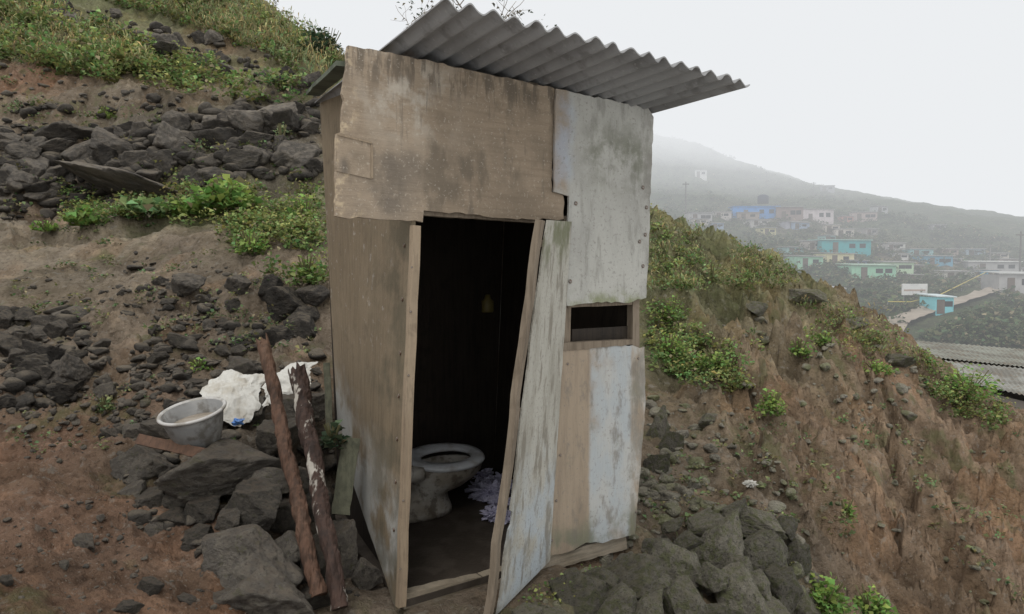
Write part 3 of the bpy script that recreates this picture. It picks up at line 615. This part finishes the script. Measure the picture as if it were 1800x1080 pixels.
panel('window_frame',fp([(986,603),(1112,597),(1112,606),(990,617)],.034),n3,.05,'stud_dk',shed,amp=.0015)
panel('window_frame',fp([(998,528),(1120,522),(1120,536),(998,541)],.008),n3,.04,'stud_dk',shed,amp=.0015)
panel('lintel',fp([(735,362),(940,375),(940,392),(735,378)],-.012),n3,.04,'stud_dk',shed,amp=.001)
panel('sill',fp([(708,1046),(860,1010),(940,988),(940,1012),(925,1016),(710,1077)],-.005),n3,.05,'sillw',shed,amp=.003)
panel('sill',fp([(930,985),(1000,968),(1100,941),(1103,965),(1010,992),(925,1017)],.016),n3,.06,'sillw',shed,amp=.003)
panel('right_lining',[UV(.90,.027,-.02),UV(1.36,.027,-.02),UV(1.44,.027,1.14),UV(.99,.027,1.14)],n3,.006,'ply_in',shed,amp=0)
BF=front(696,1074);TF=front(735,104);TB=P(562,178,4.05);BB=P(594,762,4.05)
def bil(a,b,c,d,s,t): return (a*(1-s)+b*s)*(1-t)+(d*(1-s)+c*s)*t
ln=np.cross(BB-BF,TF-BF);ln/=np.linalg.norm(ln);ln=ln if ln[0]<0 else -ln
def slab(name,pf,ns,ntt,mat,parent,lab=None):
    V=[];uv=[];F=[];m1=(ns+1)*(ntt+1);idx=lambda k,j,i:k*m1+j*(ns+1)+i
    for k in (0,1):
        for j in range(ntt+1):
            for i in range(ns+1):
                p,u=pf(k,i/ns,j/ntt);V.append(p);uv.append(u)
    for j in range(ntt):
        for i in range(ns):
            F.append([idx(0,j,i),idx(0,j,i+1),idx(0,j+1,i+1),idx(0,j+1,i)]);F.append([idx(1,j,i),idx(1,j+1,i),idx(1,j+1,i+1),idx(1,j,i+1)])
        for i in (0,ns): F.append([idx(0,j,i),idx(0,j+1,i),idx(1,j+1,i),idx(1,j,i)])
    for i in range(ns):
        for j in (0,ntt): F.append([idx(0,j,i),idx(0,j,i+1),idx(1,j,i+1),idx(1,j,i)])
    o=mk(name,V,F,mat,parent,uv=uv)
    if lab: o['label']=lab
    return o
def sidep(k,s,t):
    p=bil(BF,BB,TB,TF,s,t)+ln*(.024*math.sin(t*5+s*3)*s*(1-s)-(k*.018))
    if t==0: p=p+np.array([0,0,.012*float(pn(s*9,3.,k*0.))])
    return p,(1-s,t)
slab('side_wall',sidep,24,40,'ply_side',shed,'damp brown plywood side with mouldy base')
def quad(name,pts,mat,th,parent=shed):
    a,b,c,d=[np.array(p) for p in pts];n=np.cross(b-a,d-a);n/=np.linalg.norm(n)
    V=[a,b,c,d]+[p-n*th for p in (a,b,c,d)]
    return mk(name,V,[[0,1,2,3],[7,6,5,4],[0,4,5,1],[1,5,6,2],[2,6,7,3],[3,7,4,0]],mat,parent)
BL0=np.array([BB[0],BB[1],-.06])+E*.03
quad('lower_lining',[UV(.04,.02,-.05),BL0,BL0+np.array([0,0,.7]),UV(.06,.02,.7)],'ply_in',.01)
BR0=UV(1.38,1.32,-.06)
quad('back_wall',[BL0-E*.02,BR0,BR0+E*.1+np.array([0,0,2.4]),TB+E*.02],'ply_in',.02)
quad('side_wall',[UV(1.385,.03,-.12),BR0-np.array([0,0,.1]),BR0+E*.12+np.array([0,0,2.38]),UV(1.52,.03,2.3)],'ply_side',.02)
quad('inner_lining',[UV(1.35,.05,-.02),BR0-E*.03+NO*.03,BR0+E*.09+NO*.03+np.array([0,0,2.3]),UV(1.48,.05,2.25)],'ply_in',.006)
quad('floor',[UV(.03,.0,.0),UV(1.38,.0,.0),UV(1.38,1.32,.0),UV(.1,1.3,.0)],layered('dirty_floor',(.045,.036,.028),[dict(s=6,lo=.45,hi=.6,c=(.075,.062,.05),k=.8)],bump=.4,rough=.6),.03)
beam('rafter',TB+np.array([-.03,-.04,.03]),front(608,112,-.04),.02,.075,'roofgr',shed,side=(0,0,1))
beam('rafter',front(640,98,-.06),front(1138,200,-.06),.05,.05,'stud_dk',shed,side=(0,0,1))
capm=None
def cap(pt,nrm,sc=.75):
    global capm
    if capm is None:
        V=[];F=[];k=12
        for rr_,z in ((.011,0),(.012,.003),(.009,.006),(.0,.007)):
            for i in range(k): a=2*math.pi*i/k;V.append((rr_*math.cos(a),rr_*math.sin(a),z))
        for l in range(3):
            for i in range(k): F.append([l*k+i,l*k+(i+1)%k,(l+1)*k+(i+1)%k,(l+1)*k+i])
        capm=bpy.data.meshes.new('nail_cap');capm.from_pydata(V,[],F);capm.materials.append(M['cap'])
    o=bpy.data.objects.new('nail_cap',capm);o.rotation_euler=Vector(nrm).to_track_quat('Z','Y').to_euler();o.location=Vector(pt);o.scale=(sc,sc,sc)
    link(o,shed)
for x,y in [(1136,365),(1134,413),(1130,468),(1012,358),(1130,330),(1124,425),(1002,495)]: cap(front(x,y,.031),n3,.9)
for x,y in [(724,470),(722,548),(718,660),(709,880),(704,1000)]: cap(front(x,y,.028),n3,.45)
for t in (.13,.22,.3,.38,.46,.56,.66): cap(bil(BF,BB,TB,TF,.05,t)+ln*.002,tuple(ln),.8)
for x,y in [(985,800),(978,880),(970,950),(998,640),(1122,630),(1118,900)]: cap(front(x,y,.031),n3,.6)
# door
door=bpy.data.objects.new('door',None);link(door,shed);door["label"]='warped door board hanging ajar'
TH=front(998,390,.03);BH=front(960,984,.03);TFr=P(941,386,2.80);BFr=P(853,1090,2.80)
def dpt(s,t): return bil(BH,BFr,TFr,TH,s,t)
dn=np.cross(BFr-BH,TH-BH);dn/=np.linalg.norm(dn);dn=dn if np.dot(dn,EYE-BFr)>0 else -dn
def link2(o): o.parent=door;o.matrix_parent_inverse=Matrix.Identity(4);return o
def doorp(k,s_,t):
    se=.905-.11*t**1.5+.024*float(fbm(t*9,3.,1.,5))-(.035 if .22<t<.26 else 0)
    sh=.0+.03*abs(float(fbm(t*7,9.,1.,3)))
    s=sh+(se-sh)*s_;p=dpt(s,t)+dn*(.022+.006*math.sin(t*6+.5)*s_**2-(k*.008))
    return p,(1-s,t)
link2(slab('door_sheet',doorp,14,120,'door_sheet',None))
sd=BFr-BH;sd/=np.linalg.norm(sd)
link2(beam('door_frame',dpt(.96,0.),dpt(.90,1.),.034,.03,'stud_dk',None,side=sd,jit=.003,nseg=16))
link2(beam('door_frame',dpt(.06,.01)-dn*.005,dpt(.08,.99)-dn*.005,.045,.03,'stud_dk',None,side=sd))
for t in (.05,.5,.94): link2(beam('door_frame',dpt(.1,t)-dn*.005,dpt(.8,t)-dn*.005,.028,.04,'stud_dk',None,side=(0,0,1)))
# roof
RB=P(775,6,2.44);RC=P(1320,144,3.26);RBL=P(553,180,4.02);RBR=UV(1.62,1.45,2.33)
nw=17;nx=nw*12;ny=16;V=[];F=[]
def rpt(s,t): return RB*(1-s)*(1-t)+RC*s*(1-t)+RBR*s*t+RBL*(1-s)*t
for k in (0,1):
    for j in range(ny+1):
        for i in range(nx+1):
            s=i/nx;t=j/ny;p=rpt(s,t).copy();p[2]+=.0145*math.sin(2*math.pi*nw*s)*(1+.15*math.sin(s*31))+.012*math.sin(s*3.1+1)*(1-t)-k*.006
            if j==0: p-=NO*(.006*math.sin(s*40)+.006*float(pn(s*50,1.,2.)))
            V.append(p)
m1=(nx+1)*(ny+1);id2=lambda k,j,i:k*m1+j*(nx+1)+i
for j in range(ny):
    for i in range(nx):
        F.append([id2(0,j,i),id2(0,j,i+1),id2(0,j+1,i+1),id2(0,j+1,i)]);F.append([id2(1,j,i),id2(1,j+1,i),id2(1,j+1,i+1),id2(1,j,i+1)])
    for i in (0,nx): F.append([id2(0,j,i),id2(0,j+1,i),id2(1,j+1,i),id2(1,j,i)])
for i in range(nx):
    for j in (0,ny): F.append([id2(0,j,i),id2(0,j,i+1),id2(1,j,i+1),id2(1,j,i)])
mk('roof',V,F,'roofm',shed,smooth=False)['label']='grey corrugated cement roof sheet projecting over the front'
# ---------------------------------------------------------------- toilet
tb=UV(.69,.92,.0);toi=empty('toilet',tb,'grimy white ceramic toilet without lid inside the dark shed','toilet')
ZA=np.array([0,0,1.])
def loft(name,secs,mat,parent,org,ax=E,ay=-NO,n=40,capb=True,capt=False,power=2.,za=ZA,q=1.):
    V=[];F=[]
    for cx,z,a,b in secs:
        for i in range(n):
            th=2*math.pi*i/n;c,s=math.cos(th),math.sin(th)
            r=(abs(c)**power+abs(s)**power)**(-1/power)
            V.append(org+ax*(cx+a*c*r*q)+ay*(b*s*r*q)+za*z)
    for l in range(len(secs)-1):
        for i in range(n): F.append([l*n+i,l*n+(i+1)%n,(l+1)*n+(i+1)%n,(l+1)*n+i])
    if capb: F.append(list(range(n-1,-1,-1)))
    if capt: F.append([(len(secs)-1)*n+i for i in range(n)])
    return mk(name,V,F,mat,parent,smooth=True)
zs=.75
loft('bowl',[(-.11,.005,.22,.125),(-.11,.05*zs,.215,.125),(-.11,.13*zs,.19,.115),(-.08,.18*zs,.15,.11),(-.01,.22*zs,.185,.145),(.03,.28*zs,.23,.18),(.05,.33*zs,.25,.195),(.055,.37*zs,.256,.20),(.055,.39*zs,.256,.20),(.055,.392*zs,.18,.13),(.05,.36*zs,.165,.12),(.04,.28*zs,.12,.09),(.03,.25*zs,.06,.05)],'ceramic',toi,tb,power=2.15,capt=True,q=.93)
loft('water',[(.045,.30*zs,.13,.095),(.045,.301*zs,.0,.0)],'murk',toi,tb,capb=False,q=.93)
ta=math.radians(8);sy=-NO*math.cos(ta)+ZA*math.sin(ta);sz_=ZA*math.cos(ta)+NO*math.sin(ta);so_=tb+ZA*(.312)
loft('seat',[(.06,.0,.25,.205),(.06,.012,.258,.213),(.06,.024,.25,.205),(.06,.03,.22,.17),(.065,.024,.175,.12),(.065,.01,.165,.11),(.065,.0,.17,.115)],'seatm',toi,so_,ay=sy,za=sz_,capb=False,power=2.15,q=.96)
loft('hinge_block',[(-.22,.25,.09,.14),(-.22,.29,.09,.15),(-.22,.318,.08,.14)],'ceramic',toi,tb,capt=True,power=5)
loft('tank',[(-.38,.32,.08,.19),(-.38,.38,.085,.2),(-.38,.61,.09,.205),(-.38,.615,.1,.215),(-.38,.64,.1,.215),(-.38,.65,.09,.2)],'ceramic',toi,tb,capt=True,power=6)
def crumple(name,loc,sc,mat,label,cat,seed,amp=.5,grp=None,freq=1.6):
    bm=bmesh.new();bmesh.ops.create_icosphere(bm,subdivisions=5,radius=1);me=bpy.data.meshes.new(name);bm.to_mesh(me);bm.free()
    v=np.empty(len(me.vertices)*3,np.float32);me.vertices.foreach_get('co',v);v=v.reshape(-1,3).astype(float)
    r=1+amp*(np.abs(fbm(v[:,0]*freq+seed,v[:,1]*freq,v[:,2]*freq,4,.6))*2-.7);v=v*r[:,None]
    me.vertices.foreach_set('co',v.astype(np.float32).ravel());me.materials.append(M[mat]);me.update()
    o=bpy.data.objects.new(name,me);o.location=loc;o.scale=sc;COL.objects.link(o);return tag(o,label,cat,group=grp)
for i,(px,py,s) in enumerate([(862,868,.08),(845,835,.06),(880,885,.06),(870,905,.05),(895,860,.05),(850,858,.07),(888,908,.045),(885,845,.05)]):
    d=ray(px,py);t=(.03-1.4)/d[2];q=EYE+d*t
    crumple('crumpled_paper',q,(s*1.2,s,s*.7),'paper','crumpled lilac tissue on the shed floor','paper',i*7.1,grp='crumpled tissues beside the toilet')
qz=P(857,538,4.25);lf=loft('plastic_bottle',[(0,-.04,.035,.03),(0,-.035,.04,.034),(0,.03,.04,.034),(0,.045,.02,.02),(0,.07,.015,.015)],'yellow',None,qz,capt=True);tag(lf,'small yellowish plastic bottle hanging on the inner wall','bottle')
# ---------------------------------------------------------------- basin, sack, posts
b0=P(352,780,3.34);bas=empty('basin',b0,'scuffed grey plastic basin with white rim on a boulder','basin')
axx=np.array([1,0,.1]);axx/=np.linalg.norm(axx);axy=np.array([0,.97,.24]);axy-=axx*np.dot(axx,axy);axy/=np.linalg.norm(axy);azz=np.cross(axx,axy)
kw=dict(ax=axx,ay=axy,za=azz)
loft('bowl',[(0,0,.09,.09),(0,.01,.10,.10),(0,.09,.125,.125),(0,.175,.145,.145),(0,.177,.14,.14),(0,.09,.119,.119),(0,.03,.096,.096)],'basin',bas,b0,capt=True,**kw)
loft('rim',[(0,.170,.145,.145),(0,.169,.156,.156),(0,.177,.159,.159),(0,.184,.154,.154),(0,.182,.144,.144),(0,.175,.14,.14)],'basinrim',bas,b0,capb=False,**kw)
loft('mud',[(0,.11,.123,.123),(0,.12,.07,.07),(0,.112,.0,.0)],'mud',bas,b0,capb=False,**kw)
def cloth(name,c,ux,uy,sc,seed,mat,label,cat,amp=.05):
    n=90;V=[];F=[];g=np.linspace(-1,1,n);xx,yy=np.meshgrid(g,g)
    h=amp*(rfbm(xx*.9+yy*.5+seed,yy*.5,2.,5,.45)-.8);ed=1+.35*fbm(xx*1.,yy*1.+seed,8.,4)
    sag=-1.5*amp*(xx**2+yy**2)
    nrm=np.cross(ux,uy);nrm/=np.linalg.norm(nrm);nrm=nrm if nrm[2]>0 else -nrm
    for j in range(n):
        for i in range(n):
            x,y=xx[j,i]*ed[j,i],yy[j,i]*ed[j,i];V.append(c+ux*x*sc[0]+uy*y*sc[1]+nrm*(h[j,i]+sag[j,i]))
    for j in range(n-1):
        for i in range(n-1): F.append([j*n+i,j*n+i+1,(j+1)*n+i+1,(j+1)*n+i])
    return tag(mk(name,V,F,mat,smooth=True),label,cat)
cloth('sack',P(404,690,3.95),np.array([.97,.1,.0]),np.array([.12,.72,.66]),(.17,.18),3.,'sack','dirty white plastic sack draped on the rocks','sack',.024)
cloth('sack',P(502,664,4.0),np.array([.93,0.1,.28]),np.array([-.1,.75,.6]),(.15,.13),9.,'sack','crumpled pale sack draped behind the timber posts','sack',.024)
cloth('plastic_scrap',P(416,741,3.6),np.array([1,0,0.1]),np.array([0,.3,.9]),(.03,.018),5.,'blue','scrap of blue plastic beside the basin','plastic',.01)
def log(a,b,r0,r1,mat,label,seed):
    n=60;pts=[];rad=[]
    for i in range(n+1):
        t=i/n;p=a*(1-t)+b*t+np.array([pn(t*3,seed,0.),pn(t*3,seed,5.),0])*.03;pts.append(p);rad.append(r0*(1-t)+r1*t)
    V,F=tube(pts,rad,24);V=np.array(V)
    for i in range(n+1):
        sl=slice(i*24,(i+1)*24);c=pts[i];w=V[sl]-c;k=1+.26*rfbm(V[sl,0]*18,V[sl,1]*18,V[sl,2]*3+seed,4)-.25;V[sl]=c+w*k[:,None]
        if i==n: V[sl]+= ((b-a)/np.linalg.norm(b-a))*rng.uniform(-.03,.05,24)[:,None]
    V=[v for v in V];F.append(list(range(23,-1,-1)));F.append([n*24+i for i in range(24)])
    o=mk('wooden_post',V,F,mat,smooth=False);return tag(o,label,'post')
log(P(561,1048,2.82),P(462,600,3.5),.036,.029,'log','rough reddish brown timber post leaning beside the shed',1.)
log(P(598,1070,2.78),P(522,652,3.35),.034,.04,'log2','dark timber post with pale plaster stains leaning beside the shed',6.)
gp=lambda a,b,w,d,l: tag(beam('timber_board',a,b,w,d,'greenw',None,side=(1,.2,0)),l,'board')
gp(P(598,905,3.2),P(618,770,3.35),.085,.02,'mossy green board leaning against shed wall')
gp(P(580,760,3.55),P(574,640,3.7),.035,.03,'short mossy stake beside the shed wall')
tag(beam('timber_offcut',P(243,772,3.3),P(362,799,3.18),.05,.02,'log',None,side=(0,.6,1)),'split reddish timber offcut under the basin','board')
for i,(x,y,s) in enumerate([(1318,858,.035),(1225,925,.02)]):
    q=T.hit(x,y);crumple('paper_scrap',q+np.array([0,0,.02]),(s,s,s*.4),'sack','small white scrap lying on the ledge','litter',i+3.3,grp='litter on the ledge')
# ---------------------------------------------------------------- background houses
pm={}
def pmat(c):
    if c not in pm: pm[c]=paint('painted_wall',c)
    return pm[c]
def box(V,F,x0,x1,y0,y1,z0,z1):
    k=len(V)
    for x,y,z in ((x0,y0,z0),(x1,y0,z0),(x1,y1,z0),(x0,y1,z0),(x0,y0,z1),(x1,y0,z1),(x1,y1,z1),(x0,y1,z1)): V.append((x,y,z))
    F.extend([[k+a for a in f] for f in ((0,1,5,4),(1,2,6,5),(2,3,7,6),(3,0,4,7),(4,5,6,7),(3,2,1,0))])
def child(name,V,F,mat,par):
    me=bpy.data.meshes.new(name);me.from_pydata(V,[],F);me.materials.append(mat if not isinstance(mat,str) else M[mat]);o=bpy.data.objects.new(name,me);COL.objects.link(o);o.parent=par;return o
def house(x0,x1,yt,yb,c,label,roof=(.3,.29,.28),yaw=.0):
    q=T2.hit((x0+x1)/2,yb,rmin=RM2)
    if q is None: return
    d=q[1];w=(x1-x0)*d/1200;h=(yb-yt)*d/1200;dp=min(max(w*.7,2.5),6)
    e=empty('house',(q[0],q[1],q[2]),label,'house',group='houses on the far hillside');e.rotation_euler=(0,0,yaw)
    V=[];F=[];box(V,F,-w/2,w/2,0,dp,-3,h*.88);child('wall',V,F,pmat(c),e)
    k=.15
    V=[(-w/2-k,-.3,h*.9),(w/2+k,-.3,h*.86),(w/2+k,dp+.3,h*.97),(-w/2-k,dp+.3,h)];V+=[(a,b,z+.12) for a,b,z in V]
    F=[[0,3,2,1],[4,5,6,7],[0,1,5,4],[1,2,6,5],[2,3,7,6],[3,0,4,7]];child('roof',V,F,pmat(roof),e)
    V=[];F=[];dx=-w*.22;box(V,F,dx-.45,dx+.45,-.05,.02,0,min(2.,h*.75));child('door',V,F,pmat((.12,.09,.07)),e)
    for xx in ([.12,.33] if w>5 else [.2]):
        V=[];F=[];box(V,F,xx*w-.5,xx*w+.5,-.04,.02,h*.38,h*.66);child('window',V,F,'dark',e)
    return e
teal=(.04,.34,.36);grn=(.3,.54,.38);wht=(.66,.66,.63);blu=(.05,.25,.6);cre=(.6,.55,.33);gry=(.36,.35,.34)
HS=[(1290,1368,362,386,blu,'low house with a bright blue tarpaulin roof',blu),(1366,1410,362,388,(.25,.18,.16),'brown brick house on far slope'),
 (1408,1466,366,392,(.6,.52,.52),'pale pink and white house'),(1445,1530,420,447,teal,'turquoise flat-roofed house on slope',(.3,.5,.45)),
 (1400,1450,450,473,grn,'pale green house with flat roof'),(1450,1505,448,470,cre,'cream painted small house'),
 (1497,1575,465,492,(.28,.54,.37),'light green house on the slope',(.38,.5,.4)),(1550,1607,460,482,(.45,.6,.4),'yellow-green house behind another house'),
 (1622,1677,450,471,(.1,.3,.42),'blue shack on the hillside'),(1705,1790,459,482,gry,'grey house with long pale roof',wht),(1735,1757,474,492,(.1,.42,.62),'tiny bright blue shack'),
 (1757,1830,482,520,gry,'grey stone shack with flat roof',(.42,.42,.4)),(1210,1252,374,394,gry,'small grey shack on the slope'),(1318,1376,456,476,(.26,.23,.2),'brown shack with low roof'),
 (1430,1482,505,532,(.24,.22,.2),'rusty grey shack in the valley',(.35,.34,.33)),(1500,1540,372,390,(.4,.31,.28),'small brick house on the slope'),
 (1470,1500,403,418,(.6,.55,.48),'small beige hut on far slope'),(1600,1640,438,452,(.25,.45,.46),'small teal hut on far slope'),(1380,1420,392,404,(.35,.35,.4),'small grey hut among scrub'),(1540,1562,362,374,(.4,.4,.4),'tiny hut below the ridge'),
 (1222,1242,299,315,wht,'tiny white hut high on the hill'),(1443,1466,326,338,(.25,.25,.26),'tiny dark hut on the ridge'),(1640,1662,395,405,gry,'tiny grey hut near the ridge'),
 (1160,1195,400,415,(.4,.38,.35),'small pale shack on hillside'),(1255,1285,372,386,(.5,.45,.42),'small pinkish hut on hillside'),(1480,1500,380,392,(.45,.2,.15),'tiny red brick hut'),(1560,1590,428,440,(.5,.5,.45),'small whitish hut on slope'),
 (1590,1622,465,480,(.35,.3,.28),'small brown hut on slope'),(1660,1700,476,492,(.5,.48,.42),'small beige shack near road'),(1700,1730,440,452,(.3,.4,.46),'small blue-grey hut on slope'),(1420,1446,424,440,(.45,.4,.36),'small tan hut on slope'),(1340,1366,400,414,(.5,.46,.25),'small yellowish hut on slope'),(1520,1545,402,414,(.3,.28,.26),'small dark hut on slope')]
cols=[((.42,.4,.38),'weathered grey'),((.5,.45,.38),'pale tan'),((.3,.24,.2),'dull brown'),((.25,.42,.4),'faded teal'),((.58,.57,.54),'off-white'),((.25,.33,.45),'faded blue')]
for i in range(26):
    x=rng.uniform(1170,1800);y0=np.interp(x,[1150,1400,1800],[350,375,445])+rng.uniform(0,1)*np.interp(x,[1150,1400,1800],[60,100,55]);w_=rng.uniform(18,38);c,nm=cols[i%6]
    HS.append((x,x+w_,y0,y0+rng.uniform(9,15),c,'small '+nm+' shack among hillside scrub'))
for a in HS: house(*a,yaw=rng.uniform(-.3,.3))
house(1643,1677,523,556,(.2,.58,.64),'small bright cyan kiosk by the dirt road',(.55,.62,.63),yaw=.1)
q=T2.hit(1341,366,rmin=RM2)
if q is not None:
    tag(loft('water_tank',[(0,0,1.3,1.3),(0,1.8,1.3,1.3),(0,2.1,.8,.8),(0,2.2,.4,.4)],paint('dark_blue_tank',(.03,.04,.07)),None,q+np.array([0,0,1.]),ax=np.array([1,0,0.]),ay=np.array([0,1.,0]),capt=True,n=20),'dark water tank on a shack roof','water tank')
q=T2.hit(1607,530,rmin=RM2)
if q is not None:
    d=q[1];w=45*d/1200;h=20*d/1200;e=empty('billboard',q,'white rectangular billboard on two posts beside the road','billboard')
    V=[];F=[];box(V,F,-w/2,w/2,-.04,.04,h*.5,h*1.5);child('board',V,F,pmat((.62,.62,.6)),e)
    V=[];F=[];box(V,F,-w*.42,w*.42,-.05,-.041,h*.85,h*1.0);child('printed_band',V,F,pmat((.4,.3,.25)),e)
    for s in (-1,1): V=[];F=[];box(V,F,s*w*.4-.05,s*w*.4+.05,.041,.12,-1,h*1.4);child('leg',V,F,pmat((.2,.2,.2)),e)
def drape(name,pts,mat,up=.06):
    V=[];F=[];c=[]
    for i in range(len(pts)-1):
        for k in range(8): a=np.array(pts[i]);b=np.array(pts[i+1]);c.append(a+(b-a)*k/8)
    c.append(np.array(pts[-1]));W=[]
    for x,y,w in c:
        q=T2.hit(x,y,rmin=RM2)
        if q is None: continue
        W.append((q,w*q[1]/1200/2))
    for i,(q,w) in enumerate(W):
        t=W[min(i+2,len(W)-1)][0]-W[max(i-2,0)][0];s=np.array([t[1],-t[0],0]);s/=np.linalg.norm(s)+1e-9
        for m in (-1,-.5,0,.5,1): p=q+s*w*m;V.append((p[0],p[1],max(q[2],T2.height(p[0],p[1]))+up+.3))
    for i in range(len(W)-1):
        for m in range(4): F.append([i*5+m,i*5+m+1,i*5+m+6,i*5+m+5])
    return mk(name,V,F,mat,smooth=True)
M['road']=layered('dirt_road_surface',(.33,.28,.225),[dict(s=.4,lo=.4,hi=.6,c=(.25,.21,.165),k=.8)],bump=.2)
tag(drape('dirt_road',[(1560,600,34),(1580,570,40),(1640,548,40),(1700,530,30),(1745,515,24),(1800,505,18)],'road'),kind='structure')
pts=[]
for x,y in [(1560,548),(1600,546),(1645,536),(1690,512),(1735,492)]:
    q=T2.hit(x,y,rmin=RM2)
    if q is not None: pts.append(q+np.array([0,0,.9]))
if len(pts)>2:
    e=empty('guard_rail',pts[0]-np.array([0,0,.9]),'yellow guard rail along the dirt road','railing')
    V,F=tube(pts,[.07]*len(pts),6);mk('rail',V,F,paint('yellow_paint',(.45,.37,.1)),e)
    for p in pts: V,F=tube([p-np.array([0,0,1.2]),p],[.06,.06],6);mk('post',V,F,pmat((.2,.2,.2)),e)
def upole(px,yb,yt,label):
    q=T2.hit(px,yb,rmin=RM2)
    if q is None: return
    h=(yb-yt)*q[1]/1200;e=empty('utility_pole',q,label,'pole')
    V,F=tube([(0,0,-1),(0,0,h)],[.16,.1],8);child('pole',[tuple(v) for v in V],F,pmat((.16,.15,.14)),e)
    V=[];F=[];box(V,F,-.7,.7,-.05,.05,h*.92,h*.95);child('crossarm',V,F,pmat((.16,.15,.14)),e)
upole(1205,385,322,'thin dark utility pole on hillside');upole(1430,350,322,'small pole on misty ridge');upole(1792,500,408,'dark utility pole near the road');upole(1740,470,430,'thin pole among houses')
def lowroof(rc,nw,base,lab):
    e=empty('house',(rc[2]+rc[3])/2-np.array([0,0,3]),lab,'house')
    nx=nw*6;V=[];F=[]
    for j in range(7):
        for i in range(nx+1):
            s=i/nx;t=j/6;p=bil(rc[0],rc[1],rc[2],rc[3],s,t).copy();p[2]+=.015*math.sin(2*math.pi*nw*s)-(.05 if j>=3 else 0);V.append(p)
    for j in range(6):
        for i in range(nx): F.append([j*(nx+1)+i,j*(nx+1)+i+1,(j+1)*(nx+1)+i+1,(j+1)*(nx+1)+i])
    mk('roof',V,F,layered('weathered_metal_roof',base,[dict(s=1,lo=.42,hi=.6,c=(.14,.13,.11),k=.8),dict(s=4,lo=.5,hi=.65,c=(.18,.14,.1),k=.7)],bump=.2,rough=.8,spec=.2),e)
    V=[];F=[]
    for a,b in ((0,1),(1,2),(2,3),(3,0)):
        k=len(V);V+= [rc[a]-np.array([0,0,.2]),rc[b]-np.array([0,0,.2]),rc[b]-np.array([0,0,4.]),rc[a]-np.array([0,0,4.])];F.append([k,k+1,k+2,k+3])
    cen=sum(rc)/4;V=[cen+(v-cen)*np.array([.94,.94,1]) for v in V];mk('wall',V,F,pmat((.2,.18,.16)),e)
lowroof([P(1585,597,24),P(1850,618,24.5),P(1880,650,18.5),P(1640,625,18)],30,(.24,.245,.21),'long low shack with greenish corrugated metal roof')
lowroof([P(1660,634,18),P(1900,658,18.5),P(1950,725,14),P(1700,668,14.5)],26,(.27,.27,.245),'lower shack with grey corrugated metal roof')
Vs=[];Fs=[];Cs=[];off=0
for poly,n,sz in [([(1150,250),(1340,310),(1600,390),(1800,440),(1800,620),(1600,600),(1400,520),(1150,400)],2600,1.15),([(1150,232),(1340,298),(1600,380),(1800,428),(1800,445),(1600,400),(1340,325),(1150,260)],300,1.3),([(1580,560),(1800,530),(1800,615),(1600,600)],300,.8)]:
    for x,y in samp(poly,n):
        if 1540<x<1760 and abs(y-(600-(x-1560)*.45))<26: continue
        q=T2.hit(x,y,rmin=RM2)
        if q is None: continue
        k=rng.uniform(.4,1.2)*sz;pos,s_,hf=clump(q,.9*k,.8*k,12,.5*k);V,F,Cc=leaves(pos,s_,base=np.array((.085,.12,.05))*rng.uniform(.7,1.3),hfrac=hf,wid=.45);Vs.append(V);Fs.append(F+off);Cs.append(Cc);off+=len(V)
tag(fast('far_shrubs',np.concatenate(Vs),np.concatenate(Fs),'leaf',col=np.concatenate(Cs)),kind='stuff',label='dark scrub covering the distant hillside',cat='shrubs')
# ---------------------------------------------------------------- fog (denser with height)
def fogbox(name,dens,b):
    m=bpy.data.materials.new('fog');m.use_nodes=True;nt=m.node_tree;nt.nodes.clear();out=nt.nodes.new('ShaderNodeOutputMaterial')
    ab=nt.nodes.new('ShaderNodeVolumeAbsorption');ab.inputs['Color'].default_value=(0,0,0,1);ab.inputs['Density'].default_value=dens
    em=nt.nodes.new('ShaderNodeEmission');em.inputs['Color'].default_value=(.84,.86,.88,1);em.inputs['Strength'].default_value=dens  # fog glows by itself; emission stands in for scattered daylight
    ad=nt.nodes.new('ShaderNodeAddShader');nt.links.new(ab.outputs[0],ad.inputs[0]);nt.links.new(em.outputs[0],ad.inputs[1]);nt.links.new(ad.outputs[0],out.inputs['Volume'])
    V=[];F=[];box(V,F,*b);tag(mk(name,V,F,m),kind='structure')
fogbox('fog',.0031,(-550,750,26,700,-90,170))
fogbox('fog_bank',.005,(-540,740,90,690,24,160))
fogbox('fog_bank',.011,(-530,730,100,680,36,150))
# ---------------------------------------------------------------- light
w=bpy.data.worlds.new('World');S.world=w;w.use_nodes=True;nt=w.node_tree;N=nt.nodes;L=nt.links;bg=N['Background']
sky=N.new('ShaderNodeTexSky');sky.sky_type='NISHITA';sky.sun_disc=False;sky.sun_elevation=math.radians(60);sky.sun_rotation=math.radians(195)
bg.inputs['Strength'].default_value=.1;mx=N.new('ShaderNodeMix');mx.data_type='RGBA';mx.inputs[0].default_value=.93;mx.inputs[7].default_value=(11.2,11.2,11.1,1)
L.new(sky.outputs[0],mx.inputs[6]);L.new(mx.outputs[2],bg.inputs['Color'])
sl=bpy.data.lights.new('sun','SUN');sl.energy=1.45;sl.angle=math.radians(30);sl.color=(1,.98,.95);so=bpy.data.objects.new('sun',sl);COL.objects.link(so)
el,rt=math.radians(60),math.radians(195);dv=Vector((math.sin(rt)*math.cos(el),math.cos(rt)*math.cos(el),math.sin(el)));so.rotation_euler=dv.to_track_quat('Z','Y').to_euler()
print('ROCKS',nrock)
